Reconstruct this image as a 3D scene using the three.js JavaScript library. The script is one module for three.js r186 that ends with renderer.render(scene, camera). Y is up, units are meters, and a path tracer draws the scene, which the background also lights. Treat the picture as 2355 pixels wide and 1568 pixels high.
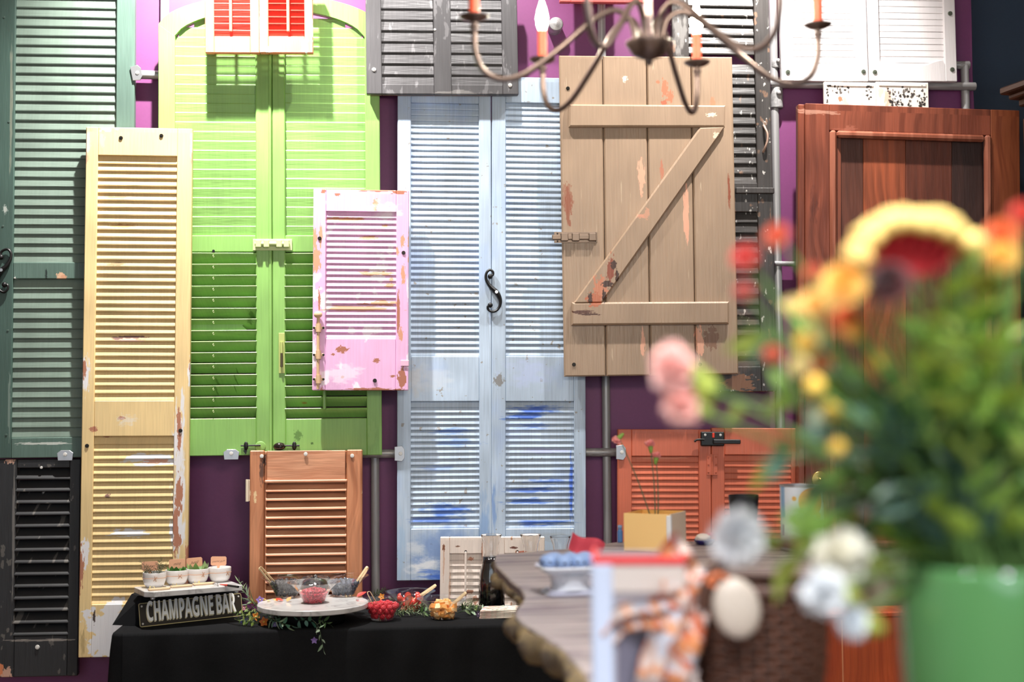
import * as THREE from 'three';
import { mergeGeometries } from 'three/addons/utils/BufferGeometryUtils.js';
import { ConvexGeometry } from 'three/addons/geometries/ConvexGeometry.js';
import { RoundedBoxGeometry } from 'three/addons/geometries/RoundedBoxGeometry.js';
import { FontLoader } from 'three/addons/loaders/FontLoader.js';
import { TextGeometry } from 'three/addons/geometries/TextGeometry.js';

// ---------------------------------------------------------------- camera, sky, lights, exposure
const rad = Math.PI / 180, FOCAL = 3000, PX = 1177.5, PY = 784, DIST = 5.9;
const scene = new THREE.Scene();
const camera = new THREE.PerspectiveCamera(2 * Math.atan(784 / FOCAL) / rad, 2355 / 1568, 0.05, 60);
camera.position.set(0, 1.6, DIST);
camera.rotation.set(2.96 * rad, -5.22 * rad, -0.47 * rad, 'YXZ');
camera.focus = 5.65;
camera.userData.fStop = 1.85;
camera.updateMatrixWorld(true);
scene.background = new THREE.Color(0.80, 0.90, 1.0);
scene.backgroundIntensity = 2.2;
const renderer = new THREE.WebGLRenderer({ antialias: true });
renderer.toneMapping = THREE.LinearToneMapping;
renderer.toneMappingExposure = 1.0;
renderer.shadowMap.enabled = true;
// warm track spots high up close to the shutter wall: [x, y, z, aim x, aim y, candela, cone degrees]
const SPOTS = [
  [-0.75, 4.45, 0.78, -0.78, 2.9, 84, 82],
  [0.32, 4.45, 0.80, 0.32, 3.2, 24, 76],
  [1.72, 4.45, 0.80, 1.68, 3.0, 38, 84],
];
const SPOT_COLOR = new THREE.Color(1.0, 0.97, 0.93), BULB_COLOR = new THREE.Color(1.0, 0.88, 0.70);
for (const [x, y, z, ax, ay, power, cone] of SPOTS) {
  const s = new THREE.SpotLight(SPOT_COLOR, power, 0, cone / 2 * rad, 1, 2);
  s.position.set(x, y - 0.02, z); s.target.position.set(ax, ay, 0);
  s.castShadow = true; s.shadow.mapSize.set(2048, 2048); s.shadow.radius = 1.5; s.shadow.bias = -0.0005;
  scene.add(s, s.target);
}

// three added pendants, unseen, that brighten the counter and bouquet: [x, y, z, candela]
const FILL_PENDANTS = [[-0.25, 2.75, 5.3, 11], [0.75, 2.75, 5.45, 11], [0.5, 2.75, 3.75, 8]], FILL_PENDANT_COLOR = new THREE.Color(0.97, 0.98, 1.0);
for (const [x, y, z, power] of FILL_PENDANTS) { const l = new THREE.SpotLight(FILL_PENDANT_COLOR, power, 0, 58 * rad, 0.4, 2); l.position.set(x, y - 0.01, z); l.target.position.set(x, 0, z); l.castShadow = true; l.shadow.mapSize.set(1024, 1024); l.shadow.radius = 4; scene.add(l, l.target); }

// ---------------------------------------------------------------- helpers
let seed = 7;
const rnd = () => { seed = (seed + 0x6d2b79f5) | 0; let t = Math.imul(seed ^ (seed >>> 15), 1 | seed); t = (t + Math.imul(t ^ (t >>> 7), 61 | t)) ^ t; return ((t ^ (t >>> 14)) >>> 0) / 4294967296; };
const rr = (a, b) => a + (b - a) * rnd();
const V = (x, y, z) => new THREE.Vector3(x, y, z);
const lerp = (a, b, t) => a + (b - a) * t, clamp = (x, a, b) => Math.min(b, Math.max(a, x));
const camQ = camera.quaternion.clone(), camP = camera.position.clone(), camF = V(0, 0, -1).applyQuaternion(camQ);
const ray = (px, py) => V((px - PX) / FOCAL, -(py - PY) / FOCAL, -1).applyQuaternion(camQ);
// real places measured off the photograph: on a plane parallel to the wall, on a level surface, or at a distance
const atZ = (px, py, z) => { const d = ray(px, py); return camP.clone().addScaledVector(d, (z - camP.z) / d.z); };
const atY = (px, py, y) => { const d = ray(px, py); return camP.clone().addScaledVector(d, (y - camP.y) / d.y); };
const atD = (px, py, dist) => camP.clone().addScaledVector(ray(px, py), dist);

const names = {};
function numbered(n) { const k = names[n] = (names[n] ?? -1) + 1; return k ? n + '_' + String(k).padStart(3, '0') : n; }
function tag(o, label, category, group, kind) {
  if (label) o.userData.label = label; if (category) o.userData.category = category;
  if (group) o.userData.group = group; if (kind) o.userData.kind = kind;
  return o;
}
function thing(name, label, category, pos, group) {
  const o = new THREE.Group(); o.name = numbered(name); scene.add(o);
  if (pos) o.position.copy(pos);
  return tag(o, label, category, group);
}
function part(parent, name, geo, mat, label) {
  const m = new THREE.Mesh(geo, mat); m.name = name; m.castShadow = m.receiveShadow = true; parent.add(m);
  if (label) m.userData.label = label;
  return m;
}
function solo(name, geo, mat, label, category, group, kind) { const m = part(scene, numbered(name), geo, mat); return tag(m, label, category, group, kind); }
function again(o, pos, rot, label) {
  const c = o.clone(); c.name = numbered(o.name.replace(/_\d{3}$/, '')); c.userData = { ...o.userData }; if (label) c.userData.label = label;
  scene.add(c); if (pos) c.position.copy(pos); if (rot) c.rotation.set(...rot);
  return c;
}
// sRGB colours 0..255
const C = (r, g, b) => new THREE.Color().setRGB(r / 255, g / 255, b / 255, THREE.SRGBColorSpace);
const M = (c, rough = 0.6, more = {}) => new THREE.MeshStandardMaterial({ color: C(...c), roughness: rough, ...more });
const leafM = (c, rough = 0.55) => new THREE.MeshPhysicalMaterial({ color: C(...c), roughness: rough, side: THREE.DoubleSide, transmission: 0.3, thickness: 0 });

// ---- noise
const PERM = new Uint8Array(512); for (let i = 0; i < 256; i++) PERM[i] = i;
for (let i = 255; i > 0; i--) { const j = Math.floor(rnd() * (i + 1)); [PERM[i], PERM[j]] = [PERM[j], PERM[i]]; }
for (let i = 0; i < 256; i++) PERM[256 + i] = PERM[i];
function noise(x, y) {
  const ix = Math.floor(x), iy = Math.floor(y), fx = x - ix, fy = y - iy, u = fx * fx * (3 - 2 * fx), v = fy * fy * (3 - 2 * fy);
  const h = (a, b) => PERM[PERM[a & 255] + (b & 255)] / 255;
  return lerp(lerp(h(ix, iy), h(ix + 1, iy), u), lerp(h(ix, iy + 1), h(ix + 1, iy + 1), u), v);
}
const fbm = (x, y, n = 3) => { let s = 0, a = 0.5, t = 0; for (let i = 0; i < n; i++) { s += a * noise(x, y); t += a; x = x * 2.03 + 17.3; y = y * 2.03 + 9.1; a *= 0.5; } return s / t; };

function dataTexture(w, h, fill, srgb = true) {
  const d = new Uint8Array(w * h * 4), c = [0, 0, 0];
  for (let y = 0, i = 0; y < h; y++) for (let x = 0; x < w; x++, i += 4) { fill(x / w, y / h, c); d[i] = clamp(c[0], 0, 255); d[i + 1] = clamp(c[1], 0, 255); d[i + 2] = clamp(c[2], 0, 255); d[i + 3] = 255; }
  const t = new THREE.DataTexture(d, w, h); t.magFilter = THREE.LinearFilter; t.minFilter = THREE.LinearMipmapLinearFilter; t.generateMipmaps = true;
  t.wrapS = t.wrapT = THREE.RepeatWrapping; if (srgb) t.colorSpace = THREE.SRGBColorSpace; t.needsUpdate = true;
  return t;
}
// fine relief, tileable enough at 0.6 m: brushed paint over wood grain, and an orange-peel one
function wrapped(x, y, wx, wy) { // value noise that repeats every wx by wy cells
  const ix = Math.floor(x), iy = Math.floor(y), fx = x - ix, fy = y - iy, u = fx * fx * (3 - 2 * fx), v = fy * fy * (3 - 2 * fy), h = (a, b) => PERM[PERM[((a % wx) + wx) % wx & 255] + (((b % wy) + wy) % wy & 255)] / 255;
  return lerp(lerp(h(ix, iy), h(ix + 1, iy), u), lerp(h(ix, iy + 1), h(ix + 1, iy + 1), u), v);
}
const grain = (a, b) => 0.6 * wrapped(a * 70, b * 5, 70, 5) + 0.4 * wrapped(a * 160, b * 14, 160, 14);
const grainBump = dataTexture(512, 512, (u, v, c) => { c[0] = c[1] = c[2] = 255 * grain(u, v); }, false);
const grainBumpH = dataTexture(512, 512, (u, v, c) => { c[0] = c[1] = c[2] = 255 * grain(v, u); }, false);
function bumpOf(t, w, h) { const b = t.clone(); b.repeat.set(w / 0.6, h / 0.6); b.needsUpdate = true; return b; }

// ---- a rectangle hung on the wall, measured by its four corners: TL, TR, BR, BL on its front plane
function frame(q, zf, th, lean = 0) {
  const [tl, tr, br, bl] = q.map(([x, y]) => atZ(x, y, zf));
  const mid = (a, b) => a.clone().add(b).multiplyScalar(0.5), bm = mid(bl, br), tm = mid(tl, tr), lm = mid(tl, bl), rm = mid(tr, br);
  const W = rm.distanceTo(lm), H = tm.distanceTo(bm);
  const rot = (Math.atan2(rm.y - lm.y, rm.x - lm.x) * W + (Math.atan2(tm.y - bm.y, tm.x - bm.x) - Math.PI / 2) * H) / (W + H);
  const c = Math.cos(rot), s = Math.sin(rot);
  const L = (px, py, dz = 0) => { const p = atZ(px, py, zf + dz), x = p.x - bm.x, y = p.y - bm.y; return { x: c * x + s * y, y: -s * x + c * y }; };
  const qx = (q[0][0] + q[1][0] + q[2][0] + q[3][0]) / 4, qy = (q[0][1] + q[1][1] + q[2][1] + q[3][1]) / 4;
  const F = { W, H, rot, L, th, zf, base: V(bm.x, bm.y, zf - th), X: (px) => L(px, qy).x, Y: (py) => L(qx, py).y, mid: [qx, qy], k: W / (q[1][0] - q[0][0] || 1) };
  F.place = (o) => { o.position.copy(F.base); o.rotation.z = rot; return o; };
  return F;
}
// planar uv over the whole thing, so that wear and colour run on across its parts
function uvOn(g, F) {
  const p = g.attributes.position, uv = new Float32Array(p.count * 2);
  for (let i = 0; i < p.count; i++) { uv[2 * i] = (p.getX(i) + 0.3 * p.getZ(i)) / F.W + 0.5; uv[2 * i + 1] = (p.getY(i) + 0.6 * p.getZ(i)) / F.H; }
  g.setAttribute('uv', new THREE.BufferAttribute(uv, 2));
  return g;
}
function flat(g) { const n = g.index ? g.toNonIndexed() : g; n.computeVertexNormals(); return n; }
// box with chamfered edges
function cbox(x0, x1, y0, y1, z0, z1, c = 0.002) {
  c = Math.min(c, (x1 - x0) / 2.2, (y1 - y0) / 2.2, (z1 - z0) / 2.2);
  const pos = [], tri = (a, b, d) => pos.push(...a, ...b, ...d), X = [x0, x1], Y = [y0, y1], Z = [z0, z1];
  const P = (i, j, k, ax) => [X[i] + (ax === 0 ? 0 : i ? -c : c), Y[j] + (ax === 1 ? 0 : j ? -c : c), Z[k] + (ax === 2 ? 0 : k ? -c : c)];
  const ctr = [(x0 + x1) / 2, (y0 + y1) / 2, (z0 + z1) / 2];
  const quad = (a, b, d, e) => {
    const n = [(b[1] - a[1]) * (d[2] - a[2]) - (b[2] - a[2]) * (d[1] - a[1]), (b[2] - a[2]) * (d[0] - a[0]) - (b[0] - a[0]) * (d[2] - a[2]), (b[0] - a[0]) * (d[1] - a[1]) - (b[1] - a[1]) * (d[0] - a[0])];
    const out = n[0] * (a[0] - ctr[0]) + n[1] * (a[1] - ctr[1]) + n[2] * (a[2] - ctr[2]) > 0;
    if (e) { out ? (tri(a, b, d), tri(a, d, e)) : (tri(a, d, b), tri(a, e, d)); } else out ? tri(a, b, d) : tri(a, d, b);
  };
  for (let s = 0; s < 2; s++) {
    quad(P(s, 0, 0, 0), P(s, 1, 0, 0), P(s, 1, 1, 0), P(s, 0, 1, 0));
    quad(P(0, s, 0, 1), P(1, s, 0, 1), P(1, s, 1, 1), P(0, s, 1, 1));
    quad(P(0, 0, s, 2), P(1, 0, s, 2), P(1, 1, s, 2), P(0, 1, s, 2));
    for (let t = 0; t < 2; t++) {
      quad(P(0, s, t, 1), P(1, s, t, 1), P(1, s, t, 2), P(0, s, t, 2));
      quad(P(s, 0, t, 0), P(s, 1, t, 0), P(s, 1, t, 2), P(s, 0, t, 2));
      quad(P(s, t, 0, 0), P(s, t, 1, 0), P(s, t, 1, 1), P(s, t, 0, 1));
      for (let u = 0; u < 2; u++) quad(P(s, t, u, 0), P(s, t, u, 1), P(s, t, u, 2));
    }
  }
  const g = new THREE.BufferGeometry(); g.setAttribute('position', new THREE.Float32BufferAttribute(pos, 3)); g.computeVertexNormals();
  g.setAttribute('uv', new THREE.BufferAttribute(new Float32Array(pos.length / 3 * 2), 2));
  return g;
}
// polygon in the xy plane given thickness, with a bevelled front edge
function prism(pts, z0, z1, bev = 0.002, holes = []) {
  const s = new THREE.Shape(pts.map((p) => new THREE.Vector2(p[0], p[1])));
  for (const h of holes) s.holes.push(new THREE.Path(h.map((p) => new THREE.Vector2(p[0], p[1]))));
  const g = new THREE.ExtrudeGeometry(s, { depth: Math.max(1e-4, z1 - z0 - 2 * bev), bevelEnabled: bev > 0, bevelThickness: bev, bevelSize: bev, bevelOffset: -bev, bevelSegments: 1, curveSegments: 8, steps: 1 });
  g.translate(0, 0, z0 + bev);
  return g;
}
const merge = (list) => mergeGeometries(list.map((g) => { const n = g.index ? g.toNonIndexed() : g; for (const k of Object.keys(n.attributes)) if (!['position', 'normal', 'uv'].includes(k)) n.deleteAttribute(k); return n; }));
const lathe = (pts, seg = 32) => new THREE.LatheGeometry(pts.map(([r, y]) => new THREE.Vector2(Math.max(r, 1e-5), y)), seg);
const tube = (pts, r, seg = 24, rs = 8, closed = false) => new THREE.TubeGeometry(new THREE.CatmullRomCurve3(pts, closed), seg, r, rs, closed);
// tube whose radius changes along its length
function taper(pts, r0, r1, seg = 16, rs = 7, prof) {
  const c = new THREE.CatmullRomCurve3(pts), g = new THREE.TubeGeometry(c, seg, 1, rs), p = g.attributes.position;
  for (let i = 0; i <= seg; i++) {
    const o = c.getPointAt(i / seg), r = prof ? prof(i / seg) : lerp(r0, r1, i / seg);
    for (let j = 0; j <= rs; j++) { const k = i * (rs + 1) + j; p.setXYZ(k, o.x + (p.getX(k) - o.x) * r, o.y + (p.getY(k) - o.y) * r, o.z + (p.getZ(k) - o.z) * r); }
  }
  g.computeVertexNormals();
  return g;
}
const moved = (g, x, y, z, rx = 0, ry = 0, rz = 0, s = 1) => { const m = new THREE.Matrix4().compose(V(x, y, z), new THREE.Quaternion().setFromEuler(new THREE.Euler(rx, ry, rz)), Array.isArray(s) ? V(...s) : V(s, s, s)); const n = g.clone(); n.applyMatrix4(m); return n; };

// ---- painted, worn timber. spots: [px, py, rx, ry, [r,g,b], hardness 0..1, strength]; placed wear and other tones that belong to this one piece
function paint(F, o) {
  const ppm = o.ppm ?? 620, w = clamp(Math.round(F.W * ppm), 64, 1024), h = clamp(Math.round(F.H * ppm), 64, 1600), d = new Float32Array(w * h * 3), b = o.base, ox = rnd() * 90, oy = rnd() * 90;
  const sx = F.W, sy = F.H, mot = o.mottle ?? 0.06, gr = (o.grain ?? 0.05) * 0.5, horiz = o.horizontal;
  for (let y = 0, i = 0; y < h; y++) for (let x = 0; x < w; x++, i += 3) {
    const mx = x / w * sx, my = y / h * sy;
    let k = 1 + mot * 2 * (fbm(mx * 9 + ox, my * 6 + oy, 2) - 0.5) + gr * 2 * ((horiz ? noise(mx * 9 + ox, my * 260 + oy) : noise(mx * 260 + ox, my * 9 + oy)) - 0.5);
    let r = b[0] * k, g = b[1] * k, bl = b[2] * k;
    if (o.wood) { const q = horiz ? fbm(mx * 3 + ox, my * 42 + 3 * noise(mx * 5, my * 9) + oy, 3) : fbm(mx * 42 + 3 * noise(mx * 9, my * 4) + ox, my * 2.4 + oy, 3), t = clamp((q - 0.36) * 3.2, 0, 1); r = lerp(r, o.wood[0] * k, t); g = lerp(g, o.wood[1] * k, t); bl = lerp(bl, o.wood[2] * k, t); }
    for (const [col, f, thr, stretch, soft] of o.patches ?? []) {
      const q = fbm(mx * f + ox + col[0], my * f * stretch + oy + col[2], 4), t = clamp((q - thr) / (soft ?? 0.012), 0, 1);
      if (t > 0) { r = lerp(r, col[0] * k, t); g = lerp(g, col[1] * k, t); bl = lerp(bl, col[2] * k, t); }
    }
    d[i] = r; d[i + 1] = g; d[i + 2] = bl;
  }
  for (const [px, py, rx, ry, col, hard = 0.8, str = 1] of o.spots ?? []) {
    const p = F.L(px, py), cx = (p.x / sx + 0.5) * w, cy = p.y / sy * h, ex = rx * F.k / sx * w, ey = ry * F.k / sy * h, f = 9 / Math.max(ex, ey), sd = rnd() * 80;
    for (let y = Math.max(0, Math.floor(cy - 1.4 * ey)); y < Math.min(h, cy + 1.4 * ey); y++) for (let x = Math.max(0, Math.floor(cx - 1.4 * ex)); x < Math.min(w, cx + 1.4 * ex); x++) {
      const q = 1 - Math.hypot((x - cx) / ex, (y - cy) / ey) + 1.5 * (fbm(x * 5 / ex * 0.6 + sd, y * 5 / ey * 0.6 + sd + x * f * 0.0, 4) - 0.5), t = clamp(q / lerp(0.9, 0.05, hard), 0, 1) * str, i = (y * w + x) * 3;
      for (let c = 0; c < 3; c++) d[i + c] = lerp(d[i + c], col[c], t);
    }
  }
  const u = new Uint8Array(w * h * 4);
  for (let i = 0, j = 0; i < w * h; i++, j += 3) { u[4 * i] = clamp(d[j], 0, 255); u[4 * i + 1] = clamp(d[j + 1], 0, 255); u[4 * i + 2] = clamp(d[j + 2], 0, 255); u[4 * i + 3] = 255; }
  const t = new THREE.DataTexture(u, w, h); t.magFilter = THREE.LinearFilter; t.minFilter = THREE.LinearMipmapLinearFilter; t.generateMipmaps = true; t.colorSpace = THREE.SRGBColorSpace; t.wrapS = t.wrapT = THREE.RepeatWrapping; t.needsUpdate = true;
  const m = new THREE.MeshStandardMaterial({ map: t, roughness: o.rough ?? 0.55, bumpMap: bumpOf(horiz ? grainBumpH : grainBump, F.W, F.H), bumpScale: o.bump ?? 0.0006 });
  return m;
}

// ---- louvred shutter pieces
function slatGeo(F, x0, x1, yc, zc, depth, t, ang) {
  const a = ang * rad, dy = -Math.cos(a), dz = Math.sin(a), ny = Math.sin(a), nz = Math.cos(a), h = depth / 2, e = t / 2;
  const prof = [[-h, -e * 0.4], [-h + e, -e], [h - e, -e], [h, -e * 0.4], [h, e * 0.4], [h - e, e], [-h + e, e], [-h, e * 0.4]].map(([s, n]) => [yc + dy * s + ny * n, zc + dz * s + nz * n]);
  const pos = [], n = prof.length, j0 = rr(-1, 1) * 0.0008, j1 = rr(-1, 1) * 0.0008;
  for (let i = 0; i < n; i++) {
    const A = prof[i], B = prof[(i + 1) % n], a0 = [x0, A[0] + j0, A[1]], b0 = [x0, B[0] + j0, B[1]], a1 = [x1, A[0] + j1, A[1]], b1 = [x1, B[0] + j1, B[1]];
    pos.push(...a0, ...a1, ...b1, ...a0, ...b1, ...b0);
  }
  for (let i = 1; i < n - 1; i++) {
    pos.push(x0, prof[0][0] + j0, prof[0][1], x0, prof[i][0] + j0, prof[i][1], x0, prof[i + 1][0] + j0, prof[i + 1][1]);
    pos.push(x1, prof[0][0] + j1, prof[0][1], x1, prof[i + 1][0] + j1, prof[i + 1][1], x1, prof[i][0] + j1, prof[i][1]);
  }
  const g = new THREE.BufferGeometry(); g.setAttribute('position', new THREE.Float32BufferAttribute(pos, 3)); g.computeVertexNormals();
  return uvOn(g, F);
}
const slatMats = new Map(); // louvres are brushed along their length
function slatMat(m, F) { if (!slatMats.has(m)) { const c = m.clone(); if (m.map) c.map = m.map; c.bumpMap = bumpOf(grainBumpH, F.W, F.H); slatMats.set(m, c); } return slatMats.get(m); }
function slats(o, F, mat, col, sec, skip) {
  const x0 = F.X(col[0]) - 0.004, x1 = F.X(col[1]) + 0.004, ya = F.Y(sec.y0), yb = F.Y(sec.y1), p = (ya - yb) / sec.n;
  const depth = sec.d ?? p * 1.25;
  for (let i = 0; i < sec.n; i++) {
    if (skip?.includes(i)) continue;
    const yc = ya - (i + (sec.off ?? 0.5)) * p, a = sec.a + rr(-1, 1) * (sec.jit ?? 0.8);
    let x = x0, X = x1;
    if (sec.clip) { const c = sec.clip(yc); if (!c) continue; x = Math.max(x, c[0]); X = Math.min(X, c[1]); if (X - x < 0.02) continue; }
    part(o, 'slat', slatGeo(F, x, X, yc, sec.zc ?? F.th * 0.5, depth, sec.t ?? 0.006, a), slatMat(mat, F));
  }
}
function shutter(name, label, cat, F, mat, spec, group) {
  const o = F.place(thing(name, label, cat, null, group)), { stiles = [], rails = [], secs = [], cols = [] } = spec, c = spec.chamfer ?? 0.003;
  const y0 = 0, y1 = F.H;
  for (const [a, b] of stiles) part(o, 'stile', uvOn(cbox(a === null ? -F.W / 2 : F.X(a), b === null ? F.W / 2 : F.X(b), y0, y1, 0, F.th, c), F), mat);
  for (const col of cols) {
    for (const [a, b] of rails) part(o, 'rail', uvOn(cbox(F.X(col[0]), F.X(col[1]), b === null ? 0 : F.Y(b), a === null ? F.H : F.Y(a), 0, F.th - (spec.railIn ?? 0.0008), c), F), mat);
    for (const s of secs) slats(o, F, s.mat ?? mat, col, s, s.skip);
  }
  return o;
}
const steel = new THREE.MeshStandardMaterial({ color: C(190, 190, 192), metalness: 0.9, roughness: 0.35 });
const blackIron = M([28, 27, 28], 0.42, { metalness: 0.3 });
const darkScrew = M([40, 36, 32], 0.4, { metalness: 0.6 }), paleScrew = M([220, 216, 210], 0.4, { metalness: 0.3 });
const screwGeo = merge([moved(new THREE.CylinderGeometry(0.0075, 0.009, 0.004, 12), 0, 0, 0.002, Math.PI / 2, 0, 0), moved(new THREE.CylinderGeometry(0.0035, 0.0035, 0.002, 6), 0, 0, 0.0045, Math.PI / 2, 0, 0)]);
function screw(o, F, px, py, mat = darkScrew, s = 1) { const p = F.L(px, py), m = part(o, 'screw', screwGeo, mat); m.position.set(p.x, p.y, F.th - 0.0005); m.scale.setScalar(s); return m; }

// ---------------------------------------------------------------- the room
const wallEdge = atZ(2242, 300, 0).x, X0 = -4.2, X1 = 4.6, ZB = 8.2, TOP = 4.9;
function wallMat(c, rough, scale = 1) {
  const t = dataTexture(512, 512, (u, v, o) => { const k = 1 + 0.10 * (fbm(u * 7, v * 9, 4) - 0.5) + 0.03 * (noise(u * 300, v * 300) - 0.5); o[0] = c[0] * k; o[1] = c[1] * k; o[2] = c[2] * k; });
  return new THREE.MeshStandardMaterial({ map: t, roughness: rough });
}
const plum = wallMat([122, 60, 108], 0.5), navy = wallMat([42, 60, 80], 0.6), cream = wallMat([205, 200, 192], 0.8);
function metres(g, s) { const p = g.attributes.position, n = g.attributes.normal, uv = new Float32Array(p.count * 2); for (let i = 0; i < p.count; i++) { const ax = Math.abs(n.getX(i)), ay = Math.abs(n.getY(i)), az = Math.abs(n.getZ(i)); uv[2 * i] = (ax > ay && ax > az ? p.getZ(i) : p.getX(i)) / s; uv[2 * i + 1] = (ay > ax && ay > az ? p.getZ(i) : p.getY(i)) / s; } g.setAttribute('uv', new THREE.BufferAttribute(uv, 2)); return g; }
const struct = (name, g, m) => tag(part(scene, name, metres(g, 2), m), null, null, null, 'structure');
{ // plum wall with its slightly ragged painted end
  const pts = [[X0 - 0.1, 0], [wallEdge + 0.01, 0]]; for (let i = 0; i <= 40; i++) pts.push([wallEdge + 0.006 * (noise(i * 0.7, 3) - 0.5) + 0.004 * (noise(i * 2.3, 8) - 0.5), 0.02 + i / 40 * (TOP - 0.04)]); pts.push([wallEdge, TOP], [X0 - 0.1, TOP]);
  struct('wall_back', prism(pts, -0.16, 0, 0.003), plum);
}
struct('wall_recess', cbox(wallEdge - 0.3, X1 + 0.1, 0, TOP, -0.42, -0.3), navy);
struct('wall_left', cbox(X0 - 0.12, X0, 0, TOP, -0.16, ZB, 0.001), cream);
struct('wall_right', cbox(X1, X1 + 0.12, 0, TOP, -0.42, ZB, 0.001), cream);
struct('ceiling', cbox(X0 - 0.12, X1 + 0.12, TOP, TOP + 0.12, -0.42, ZB, 0.001), cream);
{ const t = dataTexture(512, 512, (u, v, o) => { const q = fbm(u * 60, v * 5, 3), k = 0.8 + 0.4 * q; o[0] = 132 * k; o[1] = 102 * k; o[2] = 74 * k; });
  const f = struct('floor', cbox(X0 - 0.12, X1 + 0.12, -0.12, -0.02, -0.42, ZB, 0.001), M([60, 50, 40], 0.8)), bm = new THREE.MeshStandardMaterial({ map: t, roughness: 0.4 });
  for (let i = 0; i < 58; i++) { const x = X0 - 0.1 + i * 0.155; if (x > X1 - 0.05) break; part(f, 'plank', metres(cbox(x, x + 0.152, -0.02, 0, -0.4, ZB - 0.02, 0.0015), 1.3), bm); } }
{ // street wall behind the camera with three shop windows
  const wins = [[-3.7, -1.5], [-1.1, 1.5], [1.9, 4.1]], y0 = 0.7, y1 = 3.9, g = [cbox(X0 - 0.12, X1 + 0.12, 0, y0, ZB, ZB + 0.2, 0.001), cbox(X0 - 0.12, X1 + 0.12, y1, TOP + 0.12, ZB, ZB + 0.2, 0.001)];
  let x = X0 - 0.12; for (const [a, b] of [...wins, [X1 + 0.12]]) { g.push(cbox(x, a, y0, y1, ZB, ZB + 0.2, 0.001)); x = b; }
  struct('wall_street', merge(g), cream);
  wins.forEach(([a, b], i) => { const f = []; for (const t of [a, (a + b) / 2 - 0.03, b - 0.06]) f.push(cbox(t, t + 0.06, y0, y1, ZB + 0.06, ZB + 0.12)); for (const t of [y0, 2.9, y1 - 0.06]) f.push(cbox(a, b, t, t + 0.06, ZB + 0.065, ZB + 0.115)); struct('window_' + (i + 1), merge(f), M([60, 58, 56], 0.5)); });
}

// ---------------------------------------------------------------- galvanised pipe rail that carries the shutters
const galv = (() => { const t = dataTexture(256, 256, (u, v, o) => { const k = 0.8 + 0.4 * fbm(u * 14, v * 22, 4); o[0] = 172 * k; o[1] = 170 * k; o[2] = 170 * k; }); return new THREE.MeshStandardMaterial({ map: t, metalness: 0.35, roughness: 0.38 }); })();
const PZ = 0.022, PR = 0.0195;
function pipe(label, p0, p1, r = PR) {
  const d = p1.clone().sub(p0), o = thing('pipe', label, 'pipe', p0);
  o.quaternion.setFromUnitVectors(V(0, 1, 0), d.clone().normalize());
  const L = d.length(); part(o, 'tube', lathe([[0, 0], [r, 0], [r, L], [0, L]], 20), galv);
  return o;
}
const at = (px, py) => atZ(px, py, PZ);
const down = (px, py) => { const p = at(px, py); p.y = 0.0; return p; };
const vline = (px, py) => { const a = at(px, py); return [V(a.x, TOP - 0.02, PZ), V(a.x, 0, PZ)]; };
pipe('upright metal pipe between the dark green shutter and the arched green one', ...vline(378, 200));
pipe('upright metal pipe in the plum gap between the wood shutter and the blue pair', ...vline(863, 1150));
pipe('upright metal pipe passing behind the brown plank door, seen below its lower edge', ...vline(1394, 950));
pipe('tall bright metal pipe beside the peeling black shutter and the pink strip of wall', ...vline(1790, 700));
pipe('short upright metal pipe near the end of the plum wall above the brown door', atZ(2218, 148, PZ), V(atZ(2218, 148, PZ).x, 0, PZ));
const band = 0.038;
pipe('level metal pipe high on the wall between two green shutters', atZ(296, 171, band), atZ(900, 186, band));
pipe('level metal pipe low on the wall under the arched green shutters', atZ(800, 1043, band), atZ(916, 1043, band));
pipe('level metal pipe low on the wall between the blue and the terracotta shutters', atZ(1346, 1040, band), atZ(1428, 1040, band));
pipe('level metal pipe under the white cabinet shutters above the brown door', atZ(1772, 193, band), atZ(2242, 199, band));
pipe('short level metal pipe under the white cabinet shutters, turning down as an elbow', atZ(2190, 150, PZ), atZ(2228, 150, PZ));
pipe('stub of pale metal pipe beside the brown door at mid height', atZ(1782, 606, band), atZ(1836, 607, band), 0.012);
function collar(label, px, py, z, r, h) { const o = thing('pipe_fitting', label, 'pipe fitting', atZ(px, py, z)); part(o, 'collar', lathe([[r * 0.8, -h], [r, -h + 0.006], [r, h - 0.006], [r * 0.8, h]], 20), galv); const k = part(o, 'set_screw', new THREE.SphereGeometry(0.013, 10, 8), galv); k.position.set(0.004, h * 0.35, r); return o; }
collar('pipe tee fitting with set screw at the crossing beside the black shutter', 1785, 226, PZ, 0.031, 0.05);
collar('pipe fitting below the tee on the bright upright pipe', 1785, 148, PZ, 0.029, 0.022);
function bracket(label, px, py, z, turn) { const o = thing('pipe_bracket', label, 'bracket', atZ(px, py, z)); o.rotation.z = turn ?? 0; part(o, 'plate', prism([[-0.02, -0.03], [0.012, -0.034], [0.024, -0.018], [0.024, 0.018], [0.012, 0.034], [-0.02, 0.03]], -0.003, 0.003, 0.001), steel); const s = part(o, 'screw', screwGeo, paleScrew); s.position.set(0.006, 0, 0.002); return o; }
bracket('small steel bracket on the edge of the blue shutter at the low level pipe', 918, 1043, 0.136);
bracket('small steel bracket on the terracotta shutter at the low level pipe', 1427, 1040, 0.126);
bracket('shiny steel clamp on the high level pipe at the dark green shutter', 313, 168, 0.131, 0.2);
bracket('small steel clip under the lower edge of the arched green shutter', 532, 1046, 0.136, 1.57);
bracket('small steel clip under the lower edge of the dark green shutter', 150, 1048, 0.131, 1.57);
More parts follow.
